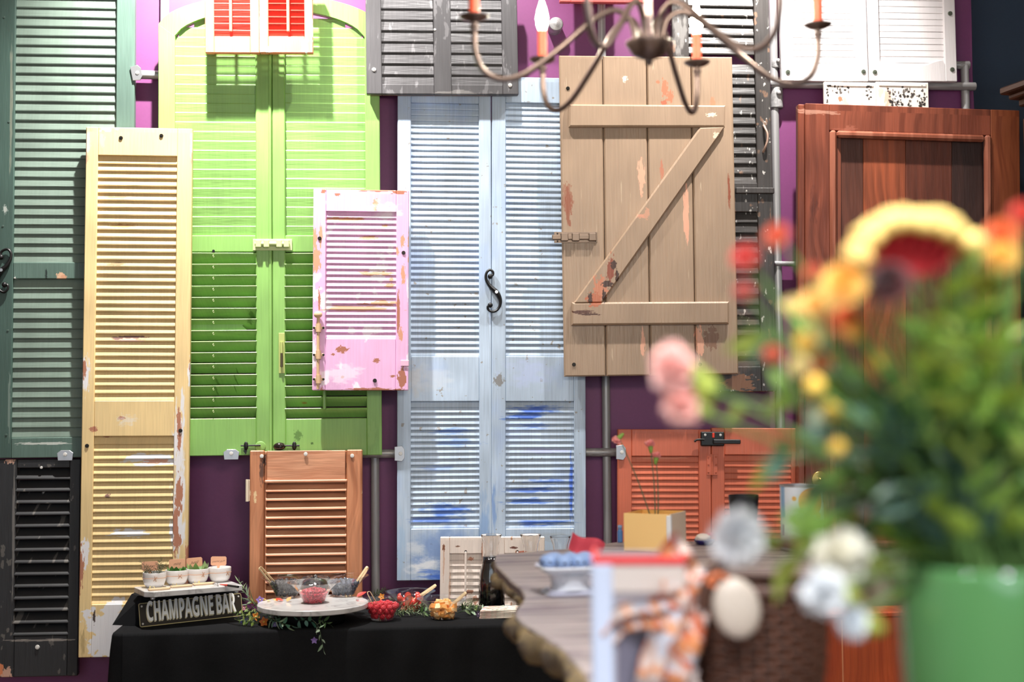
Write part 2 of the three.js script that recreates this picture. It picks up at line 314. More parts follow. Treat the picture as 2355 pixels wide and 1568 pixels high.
{ const o = thing('pipe_end_cap', 'round metal pipe end cap high on the wall behind the chandelier bulb', 'pipe fitting', atZ(1276, 62, 0.02)); part(o, 'cap', moved(lathe([[0, 0.06], [0.012, 0.058], [0.02, 0.05], [0.028, 0.052], [0.033, 0.045], [0.034, -0.02]], 24), 0, 0, 0, Math.PI / 2), galv); }

// ---------------------------------------------------------------- shutters on the wall
const WOODC = [150, 96, 66], WHITEP = [232, 228, 222];
function sHook(o, F, pts, mat) { // wrought S hook: pts in photo pixels
  const loc = pts.map(([x, y]) => { const p = F.L(x, y); return V(p.x, p.y, F.th + 0.012); }), g = taper(loc, 0, 0, 48, 8, (t) => 0.0055 + 0.0055 * Math.exp(-(((t - 0.5) / 0.16) ** 2)));
  const h = part(o, 'hook', merge([g, moved(new THREE.SphereGeometry(0.0115, 12, 8), loc[0].x, loc[0].y, loc[0].z), moved(new THREE.SphereGeometry(0.0115, 12, 8), loc.at(-1).x, loc.at(-1).y, loc.at(-1).z)]), mat, 'black wrought iron S hook');
  const m = loc[Math.floor(loc.length / 2)], pin = part(h, 'pin', moved(new THREE.CylinderGeometry(0.007, 0.009, 0.03, 12), m.x, m.y, m.z - 0.002, Math.PI / 2), steel);
}
{ // dark green, tall
  const F = frame([[-12, -70], [309, -62], [303, 1052], [-20, 1052]], 0.125, 0.038);
  const m = paint(F, { base: [84, 106, 96], rough: 0.42, mottle: 0.08, spots: [[32, 80, 3, 120, [130, 128, 112], 0.7, 0.6], [30, 260, 4, 60, [160, 150, 130], 0.8, 0.6], [146, 628, 10, 14, [200, 160, 130], 0.95], [152, 625, 7, 4, [190, 140, 110], 0.95], [112, 620, 2, 12, [30, 40, 36], 1], [40, 633, 3, 8, WHITEP, 0.9], [20, 470, 4, 10, WHITEP, 0.9, 0.6], [28, 920, 3, 90, [170, 180, 170], 0.9, 0.5], [60, 1049, 70, 4, WHITEP, 0.95, 0.6], [100, 1008, 60, 3, WHITEP, 0.95, 0.7]] });
  const ms = paint(F, { base: [112, 128, 117], rough: 0.4, mottle: 0.08, ppm: 400, spots: [[290, 0, 1, 1, [0, 0, 0], 1, 0]] });  // lighter slat colour: the sheen on the louvres is painted in
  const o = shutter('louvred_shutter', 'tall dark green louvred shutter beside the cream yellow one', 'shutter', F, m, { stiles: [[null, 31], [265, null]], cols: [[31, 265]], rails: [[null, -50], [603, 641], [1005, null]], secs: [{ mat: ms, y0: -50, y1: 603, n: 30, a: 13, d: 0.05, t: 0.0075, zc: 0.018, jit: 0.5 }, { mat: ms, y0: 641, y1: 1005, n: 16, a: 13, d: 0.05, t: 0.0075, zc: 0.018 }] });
  o.children[0].material = paint(F, { base: [62, 84, 76], rough: 0.5, mottle: 0.08, ppm: 400, spots: [[31, 250, 4, 160, [150, 145, 128], 0.8, 0.6], [18, 470, 5, 10, WHITEP, 0.9, 0.6], [27, 920, 3, 90, [170, 180, 170], 0.9, 0.4]] });
  sHook(o, F, [[4, 592], [4, 582], [10, 576], [20, 574], [27, 582], [26, 596], [16, 613], [6, 622], [-2, 636], [-4, 655], [2, 668], [12, 672], [20, 664], [18, 654], [12, 655]], blackIron);
  for (let i = 0; i < 5; i++) screw(o, F, 14 + rr(-8, 8), 40 + i * 240, M([70, 88, 80]), 0.6);
}
{ // black, below it
  const F = frame([[-14, 1056], [182, 1056], [179, 1556], [-22, 1556]], 0.12, 0.036);
  const m = paint(F, { base: [40, 40, 42], rough: 0.5, mottle: 0.12, patches: [[[92, 88, 84], 34, 0.70, 0.5]], spots: [[37, 1200, 3, 200, [150, 145, 138], 0.95, 0.6], [100, 1461, 80, 3, [170, 160, 150], 0.95, 0.7], [20, 1540, 12, 18, [190, 150, 130], 0.95], [5, 1530, 8, 16, [200, 120, 80], 0.95], [95, 1130, 4, 4, WHITEP, 1], [95, 1155, 7, 2, WHITEP, 1]] });
  const o = shutter('louvred_shutter', 'scuffed black louvred shutter hung under the dark green one', 'shutter', F, m, { stiles: [[null, 35], [157, null]], cols: [[35, 157]], rails: [[null, 1076], [1462, null]], secs: [{ y0: 1076, y1: 1462, n: 14, a: 42, d: 0.062, t: 0.008, zc: 0.016 }] });
  screw(o, F, 86, 1488, paleScrew, 1.1); screw(o, F, 95, 1075, paleScrew, 0.7);
}
// arched green pair
{
  const base = [132, 177, 93], arcC = 621, yTop = (px) => { const t = (px - arcC) / 255; return 62 - 82 * Math.sqrt(Math.max(0, 1 - t * t * 0.97)) + 6; };
  const inner = (px) => { const t = (px - arcC) / 221; return 96 - 74 * Math.sqrt(Math.max(0, 1 - Math.min(1, t * t))) + 0; };
  const leaf = (label, xa, xb, ia, ib, outerLeft, spots) => {
    const F = frame([[xa[0], -20], [xb[0], -20], [xb[1], 1047], [xa[1], 1049]], 0.13, 0.038);
    const m = paint(F, { base, rough: 0.4, mottle: 0.07, bump: 0.0006, spots });
    const o = F.place(thing('louvred_shutter', label, 'shutter'));
    const so = outerLeft ? [null, ia] : [ib, null], si = outerLeft ? [ib, null] : [null, ia];
    const edge = (px) => (px === null ? 0 : F.X(px));
    // outer stile is cut to the arch, arched head rail, inner stile
    const ox0 = outerLeft ? -F.W / 2 : F.X(ib), ox1 = outerLeft ? F.X(ia) : F.W / 2;
    const pyAt = (fn, x) => { const px = F.mid[0] + x / F.k; return F.Y(fn(px)); };
    part(o, 'stile', uvOn(prism([[ox0, 0], [ox1, 0], [ox1, pyAt(inner, ox1) + 0.002], [ox0, pyAt(yTop, ox0)]], 0, F.th, 0.003), F), m);
    const ix0 = outerLeft ? F.X(ib) : -F.W / 2, ix1 = outerLeft ? F.W / 2 : F.X(ia);
    part(o, 'stile', uvOn(cbox(ix0, ix1, 0, pyAt(inner, (ix0 + ix1) / 2) - 0.001, 0, F.th, 0.004), F), m);
    if (outerLeft) part(o, 'astragal', uvOn(cbox(ix1 - 0.014, ix1 - 0.0015, 0.01, pyAt(inner, ix1) - 0.004, F.th - 0.002, F.th + 0.004, 0.003), F), m);
    const head = []; for (let i = 0; i <= 20; i++) { const x = lerp(-F.W / 2, F.W / 2, i / 20); head.push([x, pyAt(yTop, x)]); } for (let i = 20; i >= 0; i--) { const x = lerp(-F.W / 2, F.W / 2, i / 20); head.push([x, Math.min(pyAt(inner, x), pyAt(yTop, x) - 0.02)]); }
    part(o, 'arched_rail', uvOn(prism(head, 0.0004, F.th - 0.0006, 0.002), F), m);
    const cx0 = outerLeft ? F.X(ia) : F.X(ia), cx1 = F.X(ib);
    for (const [a, b] of [[541, 579], [962, null]]) part(o, 'rail', uvOn(cbox(cx0, cx1, b === null ? 0 : F.Y(b), F.Y(a), 0, F.th - 0.0012, 0.003), F), m);
    const clip = (y) => { // louvres get shorter under the arch
      let a = cx0, b = cx1; const ok = (x) => y + 0.018 < pyAt(inner, x) + 0.012; const st = 0.006;
      while (a < b && !ok(a)) a += st; while (b > a && !ok(b)) b -= st; return b - a > 0.03 ? [a - 0.01, b + 0.01] : null; };
    slats(o, F, m, [ia, ib], { y0: 20, y1: 541, n: 24, a: -7, d: 0.047, t: 0.008, zc: 0.019, clip, jit: 0.6 });
    slats(o, F, m, [ia, ib], { y0: 580, y1: 962, n: 15, a: -46, d: 0.06, t: 0.009, zc: 0.017, jit: 1.6, skip: outerLeft ? [6] : [] });
    return [o, F, m];
  };
  const dk = [58, 92, 30];
  const [o1, F1, m1] = leaf('arch-topped green louvred shutter leaf with a bolt and a broken slat', [365, 363], [626, 626], 402, 588, true, [[570, 1025, 4, 8, [20, 20, 18], 1], [520, 760, 60, 12, [150, 196, 104], 0.3, 0.6], [500, 880, 3, 30, dk, 0.6, 0.5], [545, 870, 2, 40, dk, 0.6, 0.5], [580, 720, 8, 20, dk, 0.5, 0.5]]);
  { const p = F1.L(588, 757), q = F1.L(402, 732), y = F1.Y(745), x0 = F1.X(402), x1 = F1.X(572); // the slat that has slipped and broken
    part(o1, 'slat', uvOn(prism([[x0, y - 0.025], [x1 - 0.01, y - 0.025], [x1 - 0.03, y - 0.006], [x1 - 0.008, y + 0.004], [x1 + 0.02, y + 0.012], [x1 + 0.028, y + 0.024], [x0, y + 0.026]], 0.014, 0.022, 0.001), F1), m1, 'broken slat'); }
  { // sliding bolt across the meeting stiles
    const p = F1.L(627, 563), b = part(o1, 'slide_bolt', uvOn(merge([moved(cbox(-0.085, 0.085, -0.025, 0.025, 0, 0.006, 0.001), p.x, p.y, F1.th), moved(new THREE.CylinderGeometry(0.009, 0.009, 0.15, 12), p.x, p.y + 0.003, F1.th + 0.014, 0, 0, Math.PI / 2), ...[-0.06, -0.025, 0.03, 0.062].map((x) => moved(cbox(-0.012, 0.012, -0.017, 0.017, 0.004, 0.026, 0.003), p.x + x, p.y + 0.003, F1.th))]), F1), M([196, 208, 150], 0.5), 'paint-flecked slide bolt'); }
  const tilt = F1.L(491, 577), pin = part(o1, 'rod_hole', moved(new THREE.CylinderGeometry(0.006, 0.006, 0.006, 10), tilt.x, tilt.y, F1.th - 0.002, Math.PI / 2), blackIron);
  for (let i = 0; i < 15; i++) { const q = F1.L(491, 592 + i * 25.5); part(o1, 'staple', moved(new THREE.TorusGeometry(0.005, 0.0014, 6, 10), q.x, q.y + 0.006, F1.th + 0.002, 0, 1.2, 0), M([190, 205, 150])); }
  const [o2, F2, m2] = leaf('arch-topped green louvred shutter leaf with a dark oval knob', [627, 627], [872, 879], 656, 841, false, [[690, 990, 10, 12, dk, 0.8, 0.5], [723, 1008, 3, 3, dk, 1, 0.8], [702, 921, 6, 4, [150, 120, 60], 1, 0.8], [860, 985, 12, 40, [150, 196, 110], 0.4, 0.4]]);
  const mech = (o, F, px, sgn) => { // iron latch bars by the bottom rail
    const p = F.L(px, 1025); part(o, 'latch', merge([moved(new THREE.SphereGeometry(0.01, 12, 8), p.x, p.y, F.th + 0.004, 0, 0, 0, [1, 1.9, 0.7]), moved(new THREE.CylinderGeometry(0.003, 0.004, 0.085, 8), p.x + sgn * 0.02, p.y + 0.001, F.th + 0.004, 0, 0, Math.PI / 2)]), blackIron); };
  mech(o1, F1, 566, 1); mech(o2, F2, 677, -1);
  { const p = F1.L(599, 1027); part(o1, 'keyhole_plate', moved(lathe([[0, 0.004], [0.02, 0.004], [0.024, 0]], 24), p.x, p.y, F1.th, Math.PI / 2), m1); }
  { const p = F2.L(643, 1026); part(o2, 'knob', moved(lathe([[0, 0.036], [0.012, 0.034], [0.02, 0.026], [0.018, 0.018], [0.009, 0.012], [0.009, 0.003], [0.02, 0.002], [0.021, 0]], 24), p.x, p.y, F2.th, Math.PI / 2, 0, 0, [1.25, 1, 0.78]), M([34, 24, 22], 0.12)); }
  { const p = F2.L(648, 812); const q = part(o2, 'latch_plate', uvOn(merge([moved(cbox(-0.013, 0.013, -0.088, 0.088, 0, 0.005, 0.001), p.x, p.y, F2.th), moved(new THREE.CylinderGeometry(0.006, 0.006, 0.06, 10), p.x, p.y + 0.018, F2.th + 0.009)]), F2), M([176, 186, 110], 0.5)); part(q, 'bolt', moved(new THREE.CylinderGeometry(0.005, 0.006, 0.06, 10), p.x, p.y - 0.03, F2.th + 0.011), M([70, 60, 40], 0.5)); }
  { const a = F2.L(746, 880), b = F2.L(746, 942); part(o2, 'tilt_rod', uvOn(cbox(a.x - 0.007, a.x + 0.007, b.y, a.y + 0.2, F2.th + 0.0, F2.th + 0.013, 0.003), F2), m2); }
}
{ // cream yellow
  const F = frame([[194, 290], [437, 297], [430, 1511], [179, 1509]], 0.186, 0.034), PW = [226, 224, 226], RB = [176, 118, 92];
  const m = paint(F, { base: [224, 196, 142], rough: 0.5, mottle: 0.05, spots: [[205, 320, 9, 34, [230, 196, 168], 0.6], [240, 312, 7, 16, [226, 186, 156], 0.7], [204, 352, 5, 14, [200, 150, 120], 0.9],
    [200, 850, 12, 45, PW, 0.8], [199, 836, 5, 22, RB, 0.95], [300, 770, 34, 5, [130, 100, 90], 0.9], [300, 776, 30, 5, [220, 180, 160], 0.9], [270, 600, 22, 3, [140, 110, 84], 0.9, 0.7], [283, 512, 30, 3, [170, 120, 70], 0.9, 0.7], [272, 446, 26, 2, [150, 100, 70], 0.9, 0.6],
    [417, 1010, 16, 110, PW, 0.8], [417, 960, 5, 34, RB, 0.97], [418, 1000, 4, 30, RB, 0.97], [412, 1180, 18, 120, PW, 0.8], [416, 1130, 9, 42, RB, 0.97], [408, 1190, 6, 40, RB, 0.97], [411, 1230, 7, 34, RB, 0.97], [419, 1232, 3, 14, RB, 0.97], [285, 951, 8, 4, RB, 0.97], [220, 976, 9, 6, RB, 0.97], [246, 998, 10, 3, RB, 0.9], [300, 955, 24, 14, PW, 0.5, 0.5],
    [350, 1050, 62, 14, PW, 0.85], [360, 1053, 30, 6, [222, 170, 148], 0.95], [250, 1134, 6, 5, [120, 90, 80], 0.95], [300, 1220, 44, 9, PW, 0.95], [200, 1262, 10, 34, PW, 0.95], [188, 1300, 9, 50, RB, 0.95], [186, 1340, 4, 26, RB, 0.95],
    [260, 1425, 56, 46, PW, 0.95], [240, 1470, 34, 40, PW, 0.95], [196, 1468, 6, 40, [170, 146, 100], 0.4, 0.7], [222, 1408, 3, 14, [70, 56, 50], 1]] });
  const o = shutter('louvred_shutter', 'tall cream yellow louvred shutter with peeling paint beside the table', 'shutter', F, m, { stiles: [[null, 217], [401, null]], cols: [[217, 401]], rails: [[null, 358], [921, 1003], [1388, null]], secs: [{ y0: 358, y1: 921, n: 33, a: 20, d: 0.04, t: 0.008, zc: 0.016 }, { y0: 1003, y1: 1388, n: 22, a: 20, d: 0.04, t: 0.008, zc: 0.016 }] });
  for (const [x, y] of [[278, 317], [371, 312], [200, 1025], [415, 990]]) screw(o, F, x, y);
}
for (const [x0, x1, a, b, rod, lab] of [[472, 596.5, 492, 575, 531, 'coral red louvred shutter leaf without bare patches, above the arched green pair'], [597.5, 720, 617, 700, 663, 'coral red louvred shutter leaf with white bare patches, above the arched green pair']]) {
  const F = frame([[x0, -70], [x1, -70], [x1, 121], [x0, 122]], 0.232, 0.03), red = [214, 66, 52];
  const m = paint(F, { base: [226, 132, 108], rough: 0.5, mottle: 0.05, spots: x0 > 590 ? [[606, 50, 8, 60, WHITEP, 0.9], [622, 105, 16, 8, WHITEP, 0.9], [706, 96, 8, 22, WHITEP, 0.9]] : [[487, 30, 4, 80, [236, 190, 170], 0.9, 0.7], [520, 102, 16, 3, [240, 200, 180], 0.9, 0.7]] });  // frame paler than its slats: the strong light on it put into the colour
  const mr = paint(F, { base: red, rough: 0.42, mottle: 0.05 });
  const o = shutter('louvred_shutter', lab, 'shutter', F, m, { stiles: [[null, a], [b, null]], cols: [[a, b]], rails: [[null, -56], [83, null]], secs: [{ y0: -56, y1: 84, n: 9, a: x0 < 590 ? -20 : -33, d: 0.036, t: 0.006, zc: 0.016, mat: mr }] }, );
  const t = F.L(rod, 74); part(o, 'tilt_rod', uvOn(cbox(t.x - 0.0065, t.x + 0.0065, t.y, F.H - 0.03, F.th - 0.004, F.th + 0.009, 0.003), F), m);
}
{ // black over the gap between green and blue
  const F = frame([[838, -70], [1190, -70], [1191, 219], [845, 214]], 0.178, 0.036);
  const m = paint(F, { base: [78, 76, 78], rough: 0.48, mottle: 0.1, bump: 0.0009, grain: 0.1, patches: [[[108, 106, 108], 40, 0.68, 0.3, 0.04]], spots: [[1000, 216, 190, 3, [150, 110, 88], 0.9], [1060, 205, 60, 8, [170, 166, 160], 0.9, 0.4]] });
  const o = shutter('louvred_shutter', 'charcoal black two-panel louvred shutter hung above the pale blue pair', 'shutter', F, m, { stiles: [[null, 877], [997, 1037], [1154, null]], cols: [[877, 997], [1037, 1154]], rails: [[null, -58], [194, null]], secs: [{ y0: -58, y1: 194, n: 10, a: 8, d: 0.062, t: 0.008, zc: 0.018, jit: 1.5 }] });
  screw(o, F, 860, 160, paleScrew, 1.1); screw(o, F, 1173, 196, paleScrew, 1.1); screw(o, F, 1000, 68, paleScrew, 0.7);
}
for (const [x0, x1, a, b, lab, sp] of [
  [914, 1130.5, 945, 1102, 'pale blue louvred shutter leaf whose panel foot shows a smeared blue wash', [[960, 860, 22, 40, [196, 196, 196], 0.3, 0.6], [1000, 860, 60, 30, [206, 214, 224], 0.2, 0.5], [1040, 985, 60, 8, [92, 130, 206], 0.25, 0.9], [1050, 1010, 55, 14, [120, 152, 214], 0.25, 0.8], [1020, 1070, 50, 8, [130, 158, 214], 0.3, 0.7], [1030, 1170, 60, 22, [70, 112, 200], 0.2, 0.9], [1000, 1190, 70, 8, [60, 100, 190], 0.3, 0.7], [1020, 1260, 90, 60, [118, 146, 194], 0.15, 0.8], [980, 1290, 40, 22, [226, 230, 234], 0.2, 0.9], [1050, 1310, 80, 16, [60, 104, 200], 0.3, 0.9], [960, 1250, 30, 16, [205, 212, 220], 0.2, 0.7], [1120, 1200, 14, 90, [110, 146, 196], 0.2, 0.6], [925, 1250, 14, 90, [150, 180, 210], 0.2, 0.6]]],
  [1131.5, 1347, 1163, 1320, 'pale blue louvred shutter leaf whose lower slats show strong blue streaks', [[1220, 845, 60, 40, [178, 192, 226], 0.2, 0.7], [1152, 865, 12, 16, [120, 116, 112], 0.7, 0.8], [1230, 935, 60, 12, [64, 102, 196], 0.25, 0.9], [1210, 950, 50, 8, [50, 90, 180], 0.3, 0.9], [1230, 972, 50, 8, [110, 140, 210], 0.3, 0.8], [1250, 1030, 60, 8, [170, 176, 220], 0.3, 0.7], [1260, 1100, 50, 8, [80, 116, 200], 0.3, 0.8], [1230, 1120, 60, 8, [80, 116, 200], 0.3, 0.9], [1220, 1145, 60, 8, [70, 110, 196], 0.3, 0.9], [1240, 1195, 80, 8, [60, 100, 190], 0.3, 0.9], [1317, 1120, 5, 90, [70, 110, 210], 0.5, 0.9], [1250, 1226, 70, 12, [168, 176, 184], 0.3, 0.6], [1140, 1150, 8, 60, [110, 144, 200], 0.3, 0.7]]]]) {
  const F = frame([[x0, 178], [x1, 178], [x1, 1334], [x0, 1334]], 0.13, 0.034);
  const m = paint(F, { base: [178, 195, 214], rough: 0.5, mottle: 0.1, grain: 0.07, patches: [[[168, 188, 218], 7, 0.6, 0.6, 0.2], [[150, 148, 146], 40, 0.8, 1, 0.02]], spots: sp });
  const o = shutter('louvred_shutter', lab, 'shutter', F, m, { stiles: [[null, a], [b, null]], cols: [[a, b]], rails: [[null, 237], [819, 923], [1215, null]], secs: [{ y0: 237, y1: 819, n: 43, a: 18, d: 0.031, t: 0.0075, zc: 0.0185, jit: 1 }, { y0: 923, y1: 1215, n: 22, a: 18, d: 0.031, t: 0.0075, zc: 0.0185, jit: 1.2 }] });
  if (x0 < 1000) sHook(o, F, [[1127, 636], [1133, 633], [1133, 625], [1126, 621], [1119, 627], [1117, 640], [1122, 652], [1130, 662], [1141, 672], [1149, 686], [1150, 700], [1143, 713], [1133, 717], [1123, 713], [1121, 706], [1127, 702]], blackIron);
}
{ // lavender pink
  const F = frame([[718, 434], [940, 438], [938, 899], [719, 896]], 0.206, 0.03), BR = [206, 146, 116], DB = [170, 106, 84];
  const m = paint(F, { base: [226, 176, 214], rough: 0.5, mottle: 0.05, patches: [[[244, 226, 238], 14, 0.66, 0.7, 0.05]], spots: [[733, 590, 9, 30, BR, 0.95], [728, 540, 6, 26, BR, 0.9], [742, 530, 4, 30, BR, 0.9], [780, 438, 6, 4, DB, 1], [868, 457, 6, 10, BR, 0.95], [866, 471, 5, 6, BR, 0.9], [800, 497, 44, 5, BR, 0.85], [850, 540, 22, 4, BR, 0.9], [888, 513, 8, 3, BR, 0.9], [868, 622, 36, 5, BR, 0.85], [903, 636, 5, 5, BR, 0.95], [900, 650, 12, 5, BR, 0.95], [840, 692, 20, 2, DB, 0.9], [880, 690, 34, 7, BR, 0.85], [830, 703, 84, 6, BR, 0.8], [930, 545, 5, 14, BR, 0.95], [918, 568, 4, 10, BR, 0.9], [931, 622, 5, 22, BR, 0.95], [920, 710, 4, 50, DB, 0.95], [926, 760, 5, 16, BR, 0.95], [792, 795, 14, 8, DB, 0.95], [870, 820, 8, 5, DB, 0.97], [792, 858, 4, 3, DB, 1], [770, 806, 4, 3, DB, 1], [908, 856, 5, 3, DB, 1], [930, 860, 10, 22, DB, 0.95], [860, 888, 50, 5, DB, 0.95], [920, 892, 18, 8, DB, 0.95], [745, 892, 5, 10, DB, 0.95], [728, 800, 6, 40, [244, 226, 238], 0.9], [890, 480, 40, 26, [244, 240, 240], 0.3, 0.7], [790, 850, 50, 26, [246, 226, 240], 0.6, 0.7], [739, 680, 3, 24, DB, 0.9], [726, 660, 5, 30, [244, 224, 236], 0.9]] });
  const o = shutter('louvred_shutter', 'short lavender pink louvred shutter with chipped paint and a long bolt', 'shutter', F, m, { stiles: [[null, 749], [911, null]], cols: [[749, 911]], rails: [[null, 487], [778, null]], secs: [{ y0: 487, y1: 778, n: 22, a: 14, d: 0.031, t: 0.0075, zc: 0.017, jit: 1 }] });
  for (const [x, y] of [[735, 548], [928, 581], [862, 875]]) screw(o, F, x, y);
  const P = (px, py) => F.L(px, py), a = P(732, 724), e = P(734, 896), bol = M([214, 178, 140], 0.4);
  const b = part(o, 'surface_bolt', merge([moved(new THREE.CylinderGeometry(0.0065, 0.0065, a.y - e.y - 0.005, 12), a.x + 0.001, (a.y + e.y) / 2, F.th + 0.012), moved(new THREE.SphereGeometry(0.018, 18, 12), a.x, a.y, F.th + 0.016, 0, 0, 0, [1, 0.85, 0.7])]), bol, 'peach-painted long surface bolt');
  for (const y of [754, 816, 872]) { const p = P(733, y); part(b, 'guide', merge([moved(new THREE.CylinderGeometry(0.0115, 0.0115, 0.036, 14), p.x, p.y, F.th + 0.012), moved(cbox(-0.021, 0.021, -0.006, 0.006, 0, 0.004, 0.001), p.x, p.y, F.th)]), bol); for (const s of [-1, 1]) { const k = part(b, 'screw', screwGeo, darkScrew); k.position.set(p.x + s * 0.02, p.y, F.th + 0.003); k.scale.setScalar(0.6); } }
  { const p = P(931, 835); part(o, 'catch', moved(cbox(-0.018, 0.018, -0.013, 0.013, 0, 0.006, 0.002), p.x, p.y, F.th - 0.001), M([226, 180, 206], 0.4)); }
}
{ // brown plank door with Z brace
  const F = frame([[1285, 130], [1685, 128], [1700, 860], [1297, 866]], 0.186, 0.026), PK = [226, 168, 140], RT = [140, 78, 56], DKR = [70, 46, 38];
  const m = paint(F, { base: [165, 140, 117], rough: 0.4, mottle: 0.05, grain: 0.05, bump: 0.0012, patches: [[[196, 174, 148], 90, 0.8, 0.06, 0.05]], spots: [[1532, 195, 7, 20, [190, 116, 88], 0.95], [1544, 214, 8, 14, [190, 116, 88], 0.95], [1516, 181, 5, 4, [190, 116, 88], 0.95], [1530, 228, 7, 6, [170, 100, 76], 0.95], [1642, 228, 6, 12, [200, 130, 100], 0.95], [1478, 390, 8, 34, PK, 0.85], [1525, 385, 4, 22, [180, 120, 96], 0.9], [1310, 465, 8, 40, RT, 0.97, 0.8], [1308, 450, 12, 30, RT, 0.97, 0.5], [1581, 480, 7, 70, PK, 0.9], [1478, 420, 4, 24, PK, 0.9], [1482, 780, 5, 40, PK, 0.9], [1612, 780, 10, 34, PK, 0.97], [1640, 770, 16, 26, [120, 80, 60], 0.95, 0.6], [1680, 430, 3, 40, RT, 0.95], [1440, 174, 6, 8, [230, 214, 196], 0.9]] });
  const o = F.place(thing('plank_door', 'brown painted plank door with a Z brace, hung on the wall over the blue shutter', 'door'));
  const tx = [1285, 1386, 1487, 1589, 1685], bx = [1297, 1394, 1496, 1601, 1700];
  for (let i = 0; i < 4; i++) { const g = 0.0022, X = (k, top) => F.L(top ? tx[k] : bx[k], top ? 130 : 863).x; part(o, 'plank', uvOn(prism([[X(i, 0) + g, 0.002 * i * 0], [X(i + 1, 0) - g, 0], [X(i + 1, 1) - g, F.H], [X(i, 1) + g, F.H]], 0, F.th, 0.0055), F), m); }
  part(o, 'backing', uvOn(cbox(-F.W / 2 + 0.01, F.W / 2 - 0.01, 0.01, F.H - 0.01, -0.006, 0.004), F), m);
  const poly = (list) => list.map(([x, y]) => { const p = F.L(x, y, 0.02); return [p.x, p.y]; });
  const mb = paint(F, { base: [165, 140, 117], rough: 0.4, mottle: 0.05, grain: 0.04, bump: 0.001, spots: [[1410, 606, 10, 30, [140, 74, 54], 0.95], [1385, 650, 16, 26, [196, 128, 98], 0.95], [1372, 676, 16, 16, [186, 110, 80], 0.95], [1402, 640, 12, 8, DKR, 0.97], [1416, 596, 6, 10, DKR, 0.97], [1362, 672, 5, 12, DKR, 0.95], [1394, 668, 5, 16, DKR, 0.95], [1424, 622, 4, 16, DKR, 0.95], [1480, 484, 12, 5, [210, 150, 124], 0.95], [1492, 478, 6, 12, [200, 150, 124], 0.95], [1345, 704, 28, 4, [90, 56, 44], 0.95], [1360, 709, 24, 2, [80, 50, 40], 0.95], [1640, 252, 12, 5, [232, 214, 190], 0.9], [1650, 300, 8, 8, [226, 200, 176], 0.9]] });
  const brace = (list) => part(o, 'brace', uvOn(prism(poly(list), F.th - 0.002, F.th + 0.022, 0.008), F), mb);
  brace([[1308, 292], [1309, 239], [1669, 242], [1668, 292]]);
  brace([[1314, 748], [1315, 695], [1677, 693], [1677, 745]]);
  brace([[1610, 292], [1668, 291], [1385, 697], [1319, 697]].reverse());
  for (const [x, y] of [[1306, 203], [1320, 838], [1610, 838]]) screw(o, F, x, y);
  { const p = F.L(1323, 546), b = part(o, 'slide_bolt', merge([moved(cbox(-0.095, 0.098, -0.024, 0.024, 0, 0.004, 0.001), p.x, p.y, F.th), moved(cbox(-0.105, 0.07, -0.011, 0.011, 0.004, 0.014, 0.003), p.x, p.y, F.th), ...[-0.05, 0, 0.075].map((x) => moved(cbox(-0.017, 0.017, -0.018, 0.018, 0.003, 0.02, 0.003), p.x + x, p.y, F.th))]), M([130, 112, 98], 0.35, { metalness: 0.6 }), 'worn metal slide bolt'); for (const [dx, dy] of [[-0.08, 0.017], [-0.08, -0.017], [0.09, 0.017], [0.09, -0.017]]) { const s = part(b, 'screw', screwGeo, darkScrew); s.position.set(p.x + dx, p.y + dy, F.th + 0.003); s.scale.setScalar(0.5); } }
}
{ // distressed black
  const F = frame([[1545, -70], [1767, -70], [1788, 901], [1558, 901]], 0.12, 0.038);
  const m = paint(F, { base: [64, 60, 58], rough: 0.42, mottle: 0.2, grain: 0.12, bump: 0.0009, patches: [[[190, 186, 180], 60, 0.74, 0.5, 0.04], [[120, 94, 78], 26, 0.72, 0.6, 0.05]], spots: [[1700, 770, 60, 80, [120, 96, 84], 0.5, 0.5], [1705, 870, 40, 18, [150, 104, 76], 0.9, 0.8], [1740, 895, 40, 6, [170, 120, 90], 0.9], [1785, 700, 8, 120, [30, 44, 30], 0.4, 0.5], [1570, 60, 20, 60, [190, 188, 184], 0.4, 0.5]] });  // pale spot at the top is painted-in glare; the rest is wear
  const o = shutter('louvred_shutter', 'tall peeling black louvred shutter half hidden by the brown plank door', 'shutter', F, m, { stiles: [[null, 1590], [1742, null]], cols: [[1590, 1742]], rails: [[null, -55], [420, 487], [843, null]], secs: [{ y0: -55, y1: 122, n: 8, a: 15, d: 0.055, t: 0.009, zc: 0.017, jit: 1.5 }, { y0: 146, y1: 420, n: 12, a: 15, d: 0.055, t: 0.009, zc: 0.017, jit: 1.5 }, { y0: 487, y1: 843, n: 15, a: 15, d: 0.055, t: 0.009, zc: 0.017, jit: 1.5 }] });
  const r = F.L(1735, 439); part(o, 'cross_bar', uvOn(cbox(F.X(1690), F.W / 2 + 0.004, r.y - 0.014, r.y + 0.014, F.th - 0.002, F.th + 0.014, 0.004), F), m);
  part(o, 'handle', tube([[1756, 288], [1757, 296], [1761, 310], [1761, 326], [1757, 342], [1755, 350]].map(([x, y], i) => { const p = F.L(x, y); return V(p.x, p.y, F.th + [0, 0.016, 0.026, 0.026, 0.016, 0][i]); }), 0.0055, 24, 8), M([196, 164, 146], 0.4, { metalness: 0.4 }), 'worn bow handle');
  screw(o, F, 1718, 443, paleScrew, 0.7);
}
